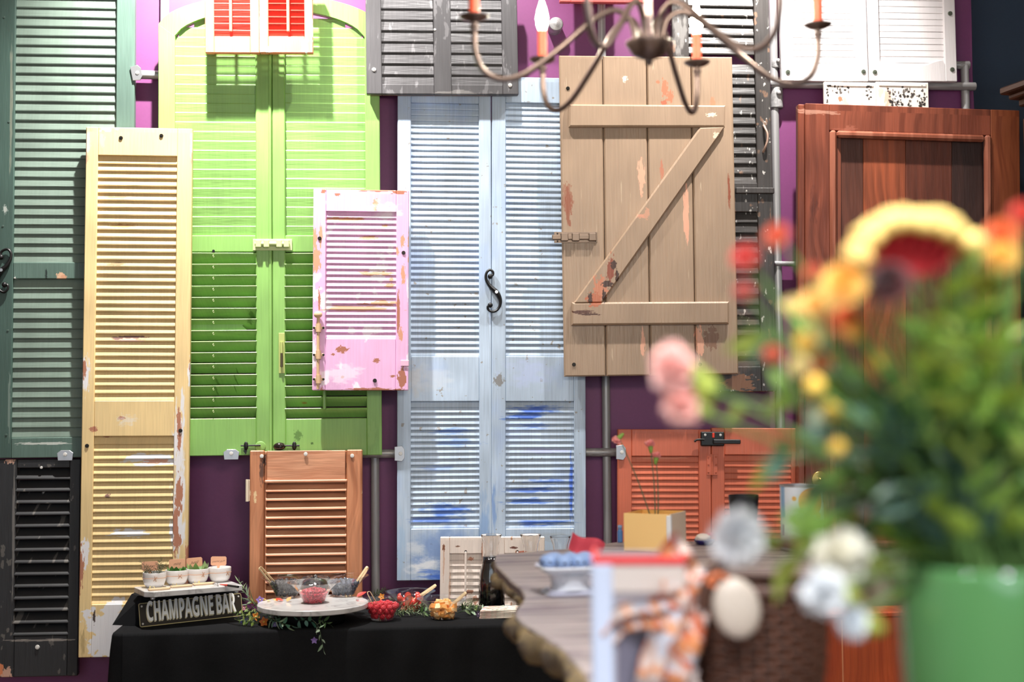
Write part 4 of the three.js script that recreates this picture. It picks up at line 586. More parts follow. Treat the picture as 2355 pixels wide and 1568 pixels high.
{ // CHAMPAGNE BAR sign
  const a = atY(321, 1443, TY), b = atY(559, 1416, TY), W = a.distanceTo(b), H = 0.094, o = thing('bar_sign', 'black metal sign lettered CHAMPAGNE BAR leaning on the draped riser', 'sign', a.clone().add(b).multiplyScalar(0.5).add(V(0, 0.001, 0)));
  o.rotation.set(-0.2, yawV(a, b), 0, 'YXZ');
  const rc = (w, h, r) => { const p = []; for (const [x, y, s] of [[w - r, r, -1], [w - r, h - r, 0], [-w + r, h - r, 1], [-w + r, r, 2]]) for (let i = 0; i <= 4; i++) { const t = (s + i / 4) * Math.PI / 2; p.push([x + r * Math.cos(t), y + r * Math.sin(t)]); } return p; };
  part(o, 'plate', prism(rc(W / 2, H, 0.008), -0.001, 0.001, 0.0004), M([42, 36, 30], 0.35));
  const outer = rc(W / 2 - 0.0015, H - 0.0015, 0.007), inn = rc(W / 2 - 0.0033, H - 0.0033, 0.006);
  part(o, 'border', prism(outer, 0.001, 0.0016, 0.0002, [inn.map(([x, y]) => [x, y]).reverse()]), M([212, 196, 140], 0.4));
  for (const [x, y] of [[-W / 2 + 0.014, H - 0.014], [W / 2 - 0.014, H - 0.014], [-W / 2 + 0.014, 0.012], [W / 2 - 0.014, 0.012]]) { const s = part(o, 'screw', screwGeo, paleScrew); s.position.set(x, y, 0.001); s.scale.setScalar(0.45); }
  const font = await new FontLoader().loadAsync('fonts/droid/droid_sans_bold.typeface.json'), text = 'CHAMPAGNE BAR', size = 100, res = font.data.resolution, adv = [...text].map((ch) => (font.data.glyphs[ch].ha / res) * size * (ch === ' ' ? 0.62 : 0.97)), total = adv.reduce((p, q) => p + q, 0);
  const sx = (W * 0.865) / total, sy = 0.056 / (size * 0.72), wm = M([250, 249, 246], 0.4), cm = M([206, 194, 160], 0.5); let x = -W * 0.4325;
  [...text].forEach((ch, i) => {
    if (ch !== ' ') {
      const f = new TextGeometry(ch, { font, size, depth: 1, curveSegments: 5, bevelEnabled: false }), face = moved(f, 0, 0, 0, 0, 0, 0, [sx, sy, 0.0012]);
      const l = part(o, 'letter', moved(face, x, 0.02, 0.0022), wm, 'letter ' + ch); const sh = []; for (let k = 1; k <= 5; k++) sh.push(moved(face, x - 0.0005 * k, 0.02 - 0.001 * k, 0.0022 - 0.0002 * k - 0.0006)); part(l, 'drop_shade', merge(sh), cm, 'cream block shading');
    }
    x += adv[i] * sx;
  });
}
// ---- round board with fruit bowls
const bp = atY(720, 1385, BY);
{ solo('board_riser', lathe([[0, TY], [0.13, TY], [0.125, BY - 0.022], [0, BY - 0.022]], 40), clothM, 'low black draped riser under the round marble board', 'riser').position.set(bp.x, 0, bp.z);
  const pts = []; for (let i = 0; i < 90; i++) { const t = i / 90 * 6.283, r = 0.221 + 0.0025 * (noise(i * 0.6, 4) - 0.5); pts.push([r * Math.cos(t), r * Math.sin(t)]); }
  solo('round_board', metres(moved(prism(pts, 0, 0.022, 0.003), 0, 0, 0, -Math.PI / 2), 0.5), marbleM, 'round white marble board with fruit bowls and loose petals', 'board').position.set(bp.x, BY - 0.022, bp.z); }
const clear = new THREE.MeshPhysicalMaterial({ color: 0xffffff, transmission: 1, thickness: 0, roughness: 0.04, ior: 1.46 });
const bowlG = (() => { const g = lathe([[0, 0.003], [0.04, 0.002], [0.0445, 0.004], [0.05, 0.02], [0.06, 0.04], [0.078, 0.062], [0.1, 0.08], [0.106, 0.083], [0.106, 0.0845], [0.099, 0.082], [0.077, 0.064], [0.0585, 0.041], [0.0485, 0.021], [0.043, 0.006], [0, 0.0055]], 64), p = g.attributes.position; for (let i = 0; i < p.count; i++) { const x = p.getX(i), z = p.getZ(i), y = p.getY(i), r = Math.hypot(x, z), t = Math.atan2(z, x), k = 1 + 0.012 * Math.sin(t * 16 + y * 40) * (y < 0.07 && y > 0.01 ? 1 : 0); p.setX(i, x * k); p.setZ(i, z * k); } g.computeVertexNormals(); return g; })();
const rAt = (y) => (y < 0.02 ? lerp(0.043, 0.0485, y / 0.02) : y < 0.041 ? lerp(0.0485, 0.0585, (y - 0.02) / 0.021) : lerp(0.0585, 0.077, (y - 0.041) / 0.023));
function bowl(label, px, py, y, s = 1) { const p = atY(px, py, y), o = thing('fruit_bowl', label, 'bowl', V(p.x, y, p.z)); part(o, 'bowl', bowlG, clear); o.scale.setScalar(s); return o; }
function heap(b, proto, r, levels, dome, each) { // pieces resting on one another inside a bowl
  let first = true; for (let L = 0; L < levels; L++) { const y = 0.006 + r + L * r * 1.55, R = rAt(y) - r * 1.02 - dome * Math.max(0, L - levels + 2), n0 = Math.max(1, Math.floor((2 * Math.PI * R) / (2.08 * r))), rings = [[R, n0]]; if (L >= levels - 2 && R > 2 * r) rings.push([R - 2 * r, Math.max(1, Math.floor((2 * Math.PI * (R - 2 * r)) / (2.1 * r)))]); if (L === levels - 1) rings.push([0, 1]);
    for (const [q, n] of rings) for (let k = 0; k < n; k++) { const t = k / n * 6.283 + L * 0.5, pos = V(b.position.x + q * Math.cos(t) + rr(-1, 1) * r * 0.06, b.position.y + y + (q < R - 1e-6 ? r * 0.5 : 0) + rr(-1, 1) * r * 0.1, b.position.z + q * Math.sin(t) + rr(-1, 1) * r * 0.06), rot = [rr(0, 6), rr(0, 6), rr(0, 6)]; if (first) { proto.position.copy(pos); proto.rotation.set(...rot); first = false; } else each ? each(again(proto, pos, rot)) : again(proto, pos, rot); } }
}
function drupe(r, n) { // one berry: a round body whose surface swells into drupelets
  const pts = []; for (let i = 0; i < n; i++) { const y = 1 - (i + 0.5) / n * 2, q = Math.sqrt(1 - y * y), t = i * 2.39996; pts.push([q * Math.cos(t), y, q * Math.sin(t)]); }
  const g = new THREE.IcosahedronGeometry(1, 11), p = g.attributes.position, cell = 4 / n; for (let i = 0; i < p.count; i++) { const x = p.getX(i), y = p.getY(i), z = p.getZ(i); let m = 9; for (const q of pts) m = Math.min(m, (x - q[0]) ** 2 + (y - q[1]) ** 2 + (z - q[2]) ** 2); const k = r * (0.8 + 0.2 * Math.sqrt(Math.max(0, 1 - m / cell))); p.setXYZ(i, x * k * (1 - 0.1 * y), y * k * 1.05, z * k * (1 - 0.1 * y)); }
  g.computeVertexNormals(); return g;
}
const glossy = (c, r = 0.25) => new THREE.MeshPhysicalMaterial({ color: C(...c), roughness: r, clearcoat: 0.4, clearcoatRoughness: 0.2 });
{
  const bl = bowl('clear plastic bowl of blackberries with tongs hung over its rim', 659, 1373, BY), bb = bowl('clear plastic bowl of blueberries beside the wood shutter stile', 790, 1370, BY), bk = bowl('clear plastic bowl of dark berries tucked behind the pomegranate bowl', 726, 1364, BY, 0.8), po = bowl('clear plastic bowl of red pomegranate seeds', 722, 1386, BY), ra = bowl('clear plastic bowl of raspberries on the black cloth', 879, 1426, TY), me = bowl('clear plastic bowl of orange melon chunks', 1019, 1423, TY), st = bowl('clear plastic bowl of cut strawberries behind the raspberry bowl', 944, 1405, TY, 1);
  heap(bl, solo('blackberry', drupe(0.0095, 40), glossy([36, 32, 36], 0.3), 'shiny blackberry in the bowl with tongs at its rim', 'blackberry', 'blackberries in the clear bowl'), 0.0095, 4, 0.006);
  heap(bk, solo('dark_berry', drupe(0.0095, 40), glossy([24, 20, 24], 0.25), 'dark berry in the bowl behind the pomegranate', 'berry', 'dark berries behind the pomegranate bowl'), 0.0095, 4, 0.012);
  const blue = lathe([[0, -0.0085], [0.005, -0.0076], [0.0088, -0.002], [0.009, 0.001], [0.0066, 0.0066], [0.0034, 0.0082], [0.0036, 0.0094], [0.0026, 0.0072], [0, 0.0068]], 16);
  heap(bb, solo('blueberry', blue, new THREE.MeshPhysicalMaterial({ color: C(72, 78, 92), roughness: 0.6, sheen: 0.6, sheenColor: C(150, 160, 180) }), 'dusty blueberry in the clear bowl', 'blueberry', 'blueberries in the clear bowl'), 0.009, 4, 0.004);
  heap(ra, solo('raspberry', drupe(0.012, 44), glossy([206, 32, 48], 0.4), 'red raspberry in the clear bowl', 'raspberry', 'raspberries in the clear bowl'), 0.0128, 3, 0.002);
  { // pomegranate seeds: nobody could count them
    const g = new THREE.IcosahedronGeometry(0.0042, 1); g.scale(0.8, 1.25, 0.8); const ms = []; for (let y = 0.008; y < 0.05; y += 0.0052) { const R = (rAt(y) - 0.005) * (y > 0.04 ? 0.7 : 1); for (let q = R; q > R - 0.018; q -= 0.0062) { const n = Math.max(1, Math.floor(6.283 * q / 0.0068)); for (let k = 0; k < n; k++) ms.push([q * Math.cos(k / n * 6.283 + y * 90), y + rr(-1, 1) * 0.0015, q * Math.sin(k / n * 6.283 + y * 90)]); } } for (let k = 0; k < 200; k++) { const q = 0.046 * Math.sqrt(rnd()), t = rr(0, 6.283); ms.push([q * Math.cos(t), 0.048 + 0.012 * (1 - q / 0.046) + rr(-1, 1) * 0.002, q * Math.sin(t)]); }
    const im = new THREE.InstancedMesh(g, glossy([176, 44, 62], 0.15), ms.length), m4 = new THREE.Matrix4(), c = new THREE.Color(); ms.forEach((p, i) => { m4.compose(V(...p), new THREE.Quaternion().setFromEuler(new THREE.Euler(rr(0, 6), rr(0, 6), rr(0, 6))), V(1, 1, 1)); im.setMatrixAt(i, m4); c.setScalar(rr(0.6, 1.4)); im.setColorAt(i, c); });
    im.name = 'pomegranate_seeds'; im.position.copy(po.position); im.castShadow = im.receiveShadow = true; scene.add(tag(im, 'glistening red pomegranate seeds filling the front bowl on the board', 'pomegranate seeds', null, 'stuff')); }
  const chunk = () => { const p = []; for (const x of [-1, 1]) for (const y of [-1, 1]) for (const z of [-1, 1]) p.push(V(x * rr(0.011, 0.018), y * rr(0.006, 0.011), z * rr(0.008, 0.013))); return flat(new ConvexGeometry(p)); };
  const mm = [glossy([250, 182, 104], 0.4), glossy([252, 210, 150], 0.4), glossy([248, 170, 88], 0.4)];
  for (let v = 0; v < 3; v++) { const pr = solo('melon_chunk', chunk(), mm[v], 'cut orange melon chunk in the clear bowl', 'melon', 'melon chunks in the clear bowl'); let f = true; for (let k = 0; k < 15; k++) { const L = (k % 5), y = 0.016 + L * 0.0125, q = Math.max(0, rAt(y) - 0.018) * [1, 1, 1, 0.75, 0.3][L], t = (k * 3 + v) / 33 * 6.283 * 3.1, pos = V(me.position.x + q * Math.cos(t), TY + y, me.position.z + q * Math.sin(t)), rot = [rr(-0.6, 0.6), rr(0, 6), rr(-0.6, 0.6)]; if (f) { pr.position.copy(pos); pr.rotation.set(...rot); f = false; } else again(pr, pos, rot); } }
  { const sg = new THREE.SphereGeometry(0.017, 14, 12, 0, Math.PI); const p = sg.attributes.position; for (let i = 0; i < p.count; i++) { const t = (p.getY(i) / 0.017 + 1) / 2, k = 0.45 + 0.6 * Math.pow(Math.max(t, 0), 0.7); p.setX(i, p.getX(i) * k); p.setZ(i, p.getZ(i) * k); p.setY(i, p.getY(i) * 1.35); } sg.computeVertexNormals();
    const face = new THREE.CircleGeometry(0.016, 18); const q = face.attributes.position; for (let i = 0; i < q.count; i++) { const t = (q.getY(i) / 0.016 + 1) / 2, k = 0.45 + 0.6 * Math.pow(Math.max(t, 0), 0.7); q.setX(i, q.getX(i) * k); q.setY(i, q.getY(i) * 1.35); } face.rotateY(Math.PI);
    const s0 = thing('strawberry_half', 'cut strawberry half in the clear bowl', 'strawberry', st.position, 'strawberry halves in the clear bowl'); part(s0, 'skin', sg, glossy([206, 62, 50], 0.35)); part(s0, 'cut_face', face, M([240, 150, 130], 0.4)); let f = true;
    for (let L = 0; L < 3; L++) for (let k = 0; k < 7; k++) { const y = 0.02 + L * 0.016, R = rAt(y) - 0.02, t = k / 7 * 6.283 + L * 0.45, pos = V(st.position.x + R * Math.cos(t), TY + y, st.position.z + R * Math.sin(t)), rot = [rr(-0.6, 0.6), rr(0, 6), rr(-0.8, 0.8)]; if (f) { s0.position.copy(pos); s0.rotation.set(...rot); f = false; } else again(s0, pos, rot); } }
  // bamboo tongs: a strip folded over on itself
  const bam = M([226, 198, 156], 0.5), uG = (() => { const w = 0.0075, L = 0.15, t = 0.0016, out = [[-0.011, 0], [-w, L - 0.01]], inn = []; const p = []; p.push([-0.013, 0]); p.push([-w, L]); for (let i = 0; i <= 8; i++) { const a = Math.PI - i / 8 * Math.PI; p.push([w * Math.cos(a), L + w * Math.sin(a)]); } p.push([0.013, 0]); p.push([0.013 - t, 0]); for (let i = 0; i <= 8; i++) { const a = i / 8 * Math.PI; p.push([(w - t) * Math.cos(a), L + (w - t) * Math.sin(a)]); } p.push([-0.013 + t, 0]); return prism(p, -0.005, 0.005, 0.0004); })();
  const tong = (lab, px0, py0, px1, py1, b, turn) => { const p1 = atZ(px1, py1, b.position.z + 0.01), p0 = atZ(px0, py0, b.position.z + 0.01), d = p1.clone().sub(p0).normalize(), o = thing('bamboo_tongs', lab, 'tongs', p1.clone().addScaledVector(d, -0.157), 'bamboo tongs in the fruit bowls'); o.quaternion.setFromUnitVectors(V(0, 1, 0), d); o.rotateY(turn); part(o, 'strip', uG, bam); };
  tong('bamboo tongs leaning in the blackberry bowl', 632, 1345, 597, 1304, bl, 0.9); tong('bamboo tongs leaning in the blueberry bowl', 815, 1350, 846, 1303, bb, 0.9); tong('bamboo tongs standing in the raspberry bowl', 868, 1400, 847, 1360, ra, 0.3); tong('bamboo tongs leaning in the strawberry bowl', 960, 1375, 1003, 1345, st, 1.1); tong('bamboo tongs leaning in the melon bowl', 1030, 1400, 1072, 1362, me, 1.2);
  // petals on the board
  for (const [px, py, c, lab, sc] of [[612, 1378, [246, 214, 110], 'yellow flower petal lying on the round board', 1], [622, 1381, [250, 226, 150], 'pale yellow petal lying on the round board', 1], [632, 1377, [240, 200, 120], 'yellow flower petal lying on the round board', 1], [640, 1382, [252, 206, 110], 'yellow flower petal lying on the round board', 1], [652, 1381, [232, 70, 44], 'curled red petal lying on the round board', 1.5], [660, 1383, [248, 168, 84], 'orange petal lying next to the red one on the board', 1.3], [820, 1372, [232, 60, 50], 'red petal at the rim of the round board by the blueberries', 2]]) { const p = atY(px, py, BY + 0.003), l = solo('flower_petal', leafGeo(0.022, 0.015, -0.008, 0.5, 5), leafM(c), lab, 'petal', /yellow flower/.test(lab) ? 'yellow petals on the board' : undefined); l.position.copy(p); l.rotation.set(-1.3, 0, rr(0, 6)); l.scale.setScalar(sc); }
}
const solidGlass = new THREE.MeshPhysicalMaterial({ color: 0xffffff, transmission: 1, thickness: 0.01, roughness: 0.02, ior: 1.5 });
{ // carafes
  const cg = lathe([[0, 0.002], [0.046, 0.001], [0.051, 0.006], [0.05, 0.1], [0.047, 0.135], [0.036, 0.175], [0.0275, 0.205], [0.026, 0.222], [0.03, 0.25], [0.0385, 0.276], [0.0412, 0.283], [0.0405, 0.2845], [0.0365, 0.275], [0.028, 0.25], [0.0242, 0.222], [0.026, 0.204], [0.0345, 0.174], [0.0455, 0.134], [0.0485, 0.1], [0.0485, 0.01], [0, 0.008]], 40);
  const fill = (y) => lathe([[0, 0.0085], [0.0478, 0.0105], [0.0478, 0.1], [0.0448, 0.134], ...(y > 0.174 ? [[0.034, 0.174]] : []), ...(y > 0.204 ? [[0.0255, 0.204]] : []), [y > 0.204 ? 0.0238 : 0.035, y], [0, y]], 36);
  for (const [px, py, h, c, lab, sc] of [[1131, 1399, 0.2, [16, 12, 14], 'glass carafe of dark red juice in front of the small white shutter', 1.1], [1222, 1399, 0.215, [226, 206, 170], 'glass carafe of cloudy pale juice with a widening neck', 1.1], [1290, 1400, 0.14, [226, 206, 170], 'glass carafe whose rim shows just above the blue biscuits', 1.08], [1342, 1403, 0.215, [236, 190, 120], 'glass carafe of yellow juice seen lowest behind the counter', 1.06]]) { const p = atY(px, py, TY), o = thing('carafe', lab, 'carafe', p, 'carafes on the bar table'); o.scale.setScalar(sc); part(o, 'glass', cg, solidGlass); part(o, 'juice', fill(h), new THREE.MeshPhysicalMaterial({ color: C(...c), roughness: 0.12, clearcoat: 0.3 })); }
}
{ // small white shutter standing on the table
  const F = frame([[1012, 1235], [1252, 1234], [1252, 1392], [1012, 1392]], 0.224, 0.024), m = paint(F, { base: [236, 222, 212], rough: 0.6, ppm: 1000, mottle: 0.04, patches: [[[190, 140, 112], 34, 0.8, 0.25]], spots: [[1024, 1290, 2, 40, [190, 140, 110], 0.95, 0.5], [1024, 1252, 3, 8, [130, 84, 60], 0.95], [1056, 1249, 5, 2, [130, 90, 70], 0.95], [1037, 1350, 2, 40, [200, 150, 120], 0.9, 0.5], [1085, 1281, 6, 5, [190, 120, 90], 0.95, 0.8], [1080, 1357, 10, 5, [170, 110, 84], 0.95, 0.8], [1095, 1375, 8, 10, [170, 110, 84], 0.9, 0.7], [1205, 1262, 14, 3, [200, 110, 80], 0.95], [1185, 1252, 8, 3, [110, 70, 60], 0.95], [1112, 1265, 2, 20, [190, 130, 100], 0.95, 0.6]] });
  const o = shutter('louvred_shutter', 'small chipped white shutter with tilt rods standing on the bar table', 'shutter', F, m, { stiles: [[null, 1034], [1109, 1134], [1134.5, 1160], [1240, null]], cols: [[1034, 1109], [1160, 1240]], rails: [[null, 1273], [1391, null]], secs: [{ y0: 1273, y1: 1391, n: 8, a: 10, d: 0.029, t: 0.005, zc: 0.012, jit: 1 }] });
  for (const px of [1071, 1190]) { const t = F.L(px, 1268), b = F.L(px, 1390); part(o, 'tilt_rod', uvOn(cbox(t.x - 0.0045, t.x + 0.0045, b.y, t.y, F.th - 0.003, F.th + 0.007, 0.002), F), m); part(o, 'rod_notch', moved(new THREE.CylinderGeometry(0.006, 0.006, 0.001, 12), t.x, t.y, F.th, Math.PI / 2), M([60, 44, 38])); }
}
{ // folded paper napkins
  const np = dataTexture(128, 128, (u, v, o) => { const a = fbm(u * 5, v * 14, 3), b = fbm(u * 9 + 40, v * 9, 3); let c = [238, 232, 216]; if (a > 0.6) c = [228, 130, 120]; else if (b > 0.62) c = [150, 176, 150]; o[0] = c[0]; o[1] = c[1]; o[2] = c[2]; });
  const nm = new THREE.MeshStandardMaterial({ map: np, roughness: 0.8 }), p = atY(1150, 1418, TY);
  for (let i = 0; i < 5; i++) { const g = new RoundedBoxGeometry(0.15, 0.0075, 0.12, 2, 0.003), q = g.attributes.position; for (let k = 0; k < q.count; k++) q.setY(k, q.getY(k) * (1.1 - 0.25 * (q.getX(k) / 0.15)) + 0.004 * Math.sin(q.getX(k) * 30)); g.computeVertexNormals(); const o = solo('paper_napkin', g, nm, 'floral paper napkin in the folded stack at the table edge', 'napkin', 'napkins stacked beside the carafe'); o.position.set(p.x + rr(-1, 1) * 0.002, TY + 0.005 + i * 0.0068, p.z); o.rotation.y = -0.25 + rr(-1, 1) * 0.03; }
}
{ // greenery laid along the table
  const eu = leafGeo(0.042, 0.022, 0.006, 0.25, 6), nar = leafGeo(0.042, 0.013, 0.006, 0.25, 5), gr = leafGeo(0.06, 0.006, 0.012, 0.3, 5), ros = leafGeo(0.026, 0.0045, 0.003, 0.25, 4), sml = leafGeo(0.024, 0.011, 0.003, 0.25, 4);
  const teal = [leafM([92, 156, 128]), leafM([136, 184, 160]), leafM([108, 164, 132])], mid = [leafM([104, 146, 82]), leafM([140, 176, 114]), leafM([86, 124, 72])], pale = [leafM([182, 204, 176]), leafM([156, 186, 150])], yel = [leafM([118, 140, 58]), leafM([150, 164, 84]), leafM([84, 114, 48])], dk = [leafM([70, 94, 58]), leafM([112, 134, 88]), leafM([140, 156, 110])];
  const T = (px, py, up = 0.01) => { const p = atY(px, py, TY + up); return p; };
  const S = (label, geo, mats, n, open, pts, group) => sprig('greenery_sprig', label, 'greenery', pts.map((p) => T(...p)), 0.0014, geo, mats, n, group, open, dk[0]);
  for (const [a, b, c] of [[[590, 1402, 0.02], [560, 1380, 0.05], [532, 1352, 0.08]], [[595, 1400, 0.02], [570, 1372, 0.07], [548, 1335, 0.12]], [[598, 1398, 0.02], [578, 1376, 0.06], [560, 1350, 0.1]]]) S('grey-green grassy sprig rising between the sign and the board', gr, pale.concat(dk), 9, 0.4, [a, b, c], 'grassy sprigs by the sign');
  for (const [x, y] of [[556, 1412], [572, 1418], [585, 1408], [566, 1400], [592, 1422], [578, 1430], [560, 1428]]) S('yellow-green leafy sprig by the end of the sign', sml, yel, 12, 0.9, [[x + 16, y + 4, 0.008], [x + 4, y, 0.02], [x - 14, y - 4, 0.022]], 'leafy sprigs by the end of the sign');
  S('teal eucalyptus sprig under the board edge near the orange flowers', eu, teal, 9, 0.95, [[605, 1414, 0.012], [632, 1416, 0.02], [660, 1424, 0.014]]);
  S('dark teal eucalyptus sprig below the pomegranate bowl', eu, teal, 9, 0.95, [[655, 1422, 0.012], [685, 1418, 0.02], [715, 1424, 0.014]]);
  S('teal eucalyptus sprig hanging in front of the board riser', eu, teal, 8, 0.95, [[618, 1428, 0.016], [646, 1432, 0.024], [676, 1440, 0.012]]);
  S('teal eucalyptus sprig with folded leaves under the board centre', eu, teal, 8, 0.95, [[676, 1430, 0.016], [700, 1426, 0.03], [726, 1432, 0.016]]);
  S('pale pointed sprig tucked under the board beside the orange snapdragon', nar, pale, 8, 0.9, [[616, 1420, 0.03], [640, 1430, 0.03], [664, 1442, 0.012]]);
  S('green pointed sprig above the hanging sage sprig', nar, mid, 12, 0.9, [[712, 1426, 0.02], [734, 1424, 0.03], [758, 1436, 0.012]]);
  S('olive sprig behind the end of the round board', sml, yel, 14, 0.9, [[592, 1394, 0.02], [580, 1384, 0.05], [566, 1376, 0.06]]);
  S('leafy sprig curling between the strawberry and melon bowls', nar, mid, 10, 0.85, [[960, 1412, 0.01], [980, 1404, 0.024], [992, 1396, 0.03]]);
  S('leafy sprig spreading behind the melon bowl', nar, dk, 12, 0.85, [[1050, 1410, 0.01], [1074, 1400, 0.03], [1096, 1396, 0.02]]);
  S('broad green sprig reaching under the round board', nar, mid, 10, 0.9, [[700, 1420, 0.012], [725, 1412, 0.02], [748, 1414, 0.02]]);
  { const a = T(722, 1430, 0.012), b = T(735, 1448, 0.005); sprig('greenery_sprig', 'pale sage sprig hanging over the front edge of the cloth', 'greenery', [a, V(b.x, TY + 0.008, 0.785), V(b.x + 0.01, TY - 0.035, 0.8), V(b.x + 0.018, TY - 0.075, 0.8)], 0.0014, nar, pale, 11, undefined, 0.7, dk[0]); }
  for (const [a, b, l] of [[[742, 1428, 0.01], [800, 1402, 0.02], 'rosemary sprig pointing up under the board rim'], [[750, 1430, 0.008], [790, 1414, 0.014], 'short rosemary sprig beside the hanging sage sprig'], [[800, 1398, 0.01], [846, 1392, 0.03], 'rosemary sprig between the board and the raspberry bowl'], [[905, 1412, 0.008], [960, 1402, 0.02], 'rosemary sprig between the raspberry and melon bowls'], [[900, 1406, 0.01], [985, 1412, 0.012], 'rosemary sprig lying in front of the strawberry bowl'], [[920, 1396, 0.02], [985, 1392, 0.04], 'rosemary sprig leaning on the strawberry bowl'], [[1055, 1408, 0.008], [1110, 1394, 0.02], 'rosemary sprig behind the paper napkins'], [[1050, 1404, 0.01], [1094, 1380, 0.03], 'rosemary sprig at the foot of the small white shutter'], [[850, 1374, 0.02], [890, 1356, 0.05], 'rosemary sprig behind the raspberry bowl rim']]) S(l, ros, dk, 44, 0.75, [a, [(a[0] + b[0]) / 2, (a[1] + b[1]) / 2 - 2, (a[2] + b[2]) / 2 + 0.01], b]);
  S('leafy sprig with small buds beside the napkins', nar, pale.concat(yel), 7, 0.8, [[1062, 1406, 0.01], [1090, 1404, 0.014], [1120, 1400, 0.014]]);
  const fl = (name, lab, px, py, up, c, c2, s, tilt = 0.4) => { const o = thing(name, lab, 'flower', T(px, py, up)), g = leafGeo(0.02, 0.016, 0.004, 0.3, 4), m = leafM(c); for (let k = 0; k < 5; k++) { const p = part(o, 'petal', g, m); p.rotation.set(tilt, 0, k * 1.2566, 'ZXY'); } part(o, 'centre', moved(new THREE.SphereGeometry(0.004, 10, 8), 0, 0, 0.003), M(c2)); o.rotation.set(rr(-0.5, 0.1), rr(-0.4, 0.4), rr(0, 3)); o.scale.setScalar(s); };
  fl('garden_flower', 'drooping orange flower among leaves by the sign end', 588, 1418, 0.02, [240, 150, 60], [240, 200, 90], 0.95); fl('garden_flower', 'orange snapdragon flower lying under the board edge', 608, 1430, 0.014, [238, 130, 50], [240, 190, 80], 1.1); fl('garden_flower', 'violet flower standing behind the round board', 598, 1380, 0.08, [140, 110, 190], [230, 200, 120], 0.9); fl('garden_flower', 'blue and white viola on the cloth below the sign', 561, 1428, 0.01, [84, 76, 160], [240, 240, 240], 0.9); fl('garden_flower', 'tiny violet flower below the eucalyptus leaves', 632, 1437, 0.006, [160, 140, 200], [220, 210, 220], 0.7); fl('garden_flower', 'small pink flower at the end of the sign', 560, 1398, 0.03, [226, 150, 170], [240, 220, 200], 0.6); fl('garden_flower', 'orange flower behind the raspberry bowl', 878, 1372, 0.05, [240, 150, 50], [220, 180, 70], 0.8); fl('garden_flower', 'pale pink flower leaning on the raspberry tongs', 846, 1386, 0.03, [240, 220, 220], [240, 200, 160], 0.9); fl('garden_flower', 'dark purple bud cluster beside the napkins', 1100, 1412, 0.012, [96, 76, 110], [180, 170, 190], 0.7);
  { const o = thing('garden_flower', 'violet flower hanging low on the sage sprig', 'flower', V(T(722, 1450).x, TY - 0.03, 0.8)), g = leafGeo(0.016, 0.01, 0.002, 0.3, 4); for (let k = 0; k < 5; k++) { const p = part(o, 'petal', g, leafM([150, 120, 190])); p.rotation.set(0.6, 0, k * 1.2566, 'ZXY'); } }
}

// ---------------------------------------------------------------- chandelier and track spots
{
  const c = atD(1492, 104, 2.93), iron = new THREE.MeshStandardMaterial({ color: C(104, 90, 86), metalness: 0.7, roughness: 0.32 }), o = thing('chandelier', 'dark bronze six-arm candle chandelier hanging in front of the shutters', 'chandelier', V(c.x, c.y, c.z));
  const candleM = M([226, 96, 66], 0.45), bulbM = new THREE.MeshStandardMaterial({ color: C(255, 240, 220), emissive: BULB_COLOR, emissiveIntensity: 60, roughness: 0.3 });
  part(o, 'bowl', lathe([[0, -0.046], [0.006, -0.045], [0.0085, -0.039], [0.0065, -0.033], [0.016, -0.031], [0.036, -0.022], [0.048, -0.004], [0.0525, 0.004], [0.05, 0.008], [0.03, 0.006], [0, 0.006]], 36), iron);
  part(o, 'stem', lathe([[0, 0], [0.011, 0.002], [0.011, 0.03], [0.0085, 0.04], [0.0085, 0.3], [0.016, 0.31], [0.016, 0.34], [0.007, 0.35], [0.007, TOP - c.y], [0, TOP - c.y]], 20), M([224, 196, 190], 0.35), 'pale turned stem');
  part(o, 'ceiling_rose', lathe([[0, TOP - c.y - 0.05], [0.03, TOP - c.y - 0.045], [0.065, TOP - c.y - 0.01], [0.066, TOP - c.y], [0, TOP - c.y]], 28), iron);
  const prof = [[0.031, 0.0], [0.033, 0.03], [0.045, 0.062], [0.075, 0.078], [0.115, 0.062], [0.203, -0.013], [0.288, -0.074], [0.337, -0.083], [0.373, -0.064], [0.391, -0.02], [0.393, 0.018]];
  const yaw0 = Math.atan2(camF.x, -camF.z);
  for (let k = 0; k < 6; k++) {
    const a = (6 + 60 * k) * rad, d = V(Math.cos(a), 0, -Math.sin(a)).applyAxisAngle(V(0, 1, 0), -yaw0), A = (r, y) => V(d.x * r, y, d.z * r);
    const arm = part(o, 'arm', tube(prof.map(([r, y]) => A(r, y)), 0.0068, 60, 10), iron), e = A(0.393, 0.018);
    part(arm, 'cup', moved(lathe([[0, 0], [0.006, 0], [0.0085, 0.004], [0.0065, 0.008], [0.0105, 0.013], [0.0105, 0.018], [0.0065, 0.022], [0.008, 0.026], [0.022, 0.03], [0.032, 0.036], [0.033, 0.039], [0.02, 0.036], [0, 0.035]], 28), e.x, e.y, e.z), iron);
    part(arm, 'candle_sleeve', moved(lathe([[0, 0.036], [0.0122, 0.036], [0.0116, 0.108], [0.0105, 0.111], [0, 0.111]], 22), e.x, e.y, e.z), candleM, 'coral candle sleeve');
    part(arm, 'bulb', moved(lathe([[0, 0.111], [0.0085, 0.112], [0.0135, 0.128], [0.0145, 0.143], [0.0105, 0.163], [0.004, 0.184], [0, 0.189]], 20), e.x, e.y, e.z), bulbM, 'lit flame-shaped bulb');
    const l = new THREE.PointLight(BULB_COLOR, 0.75, 0, 2); l.position.set(c.x + e.x, c.y + e.y + 0.145, c.z + e.z); l.castShadow = true; l.shadow.radius = 0.6; scene.add(l);
  }
}
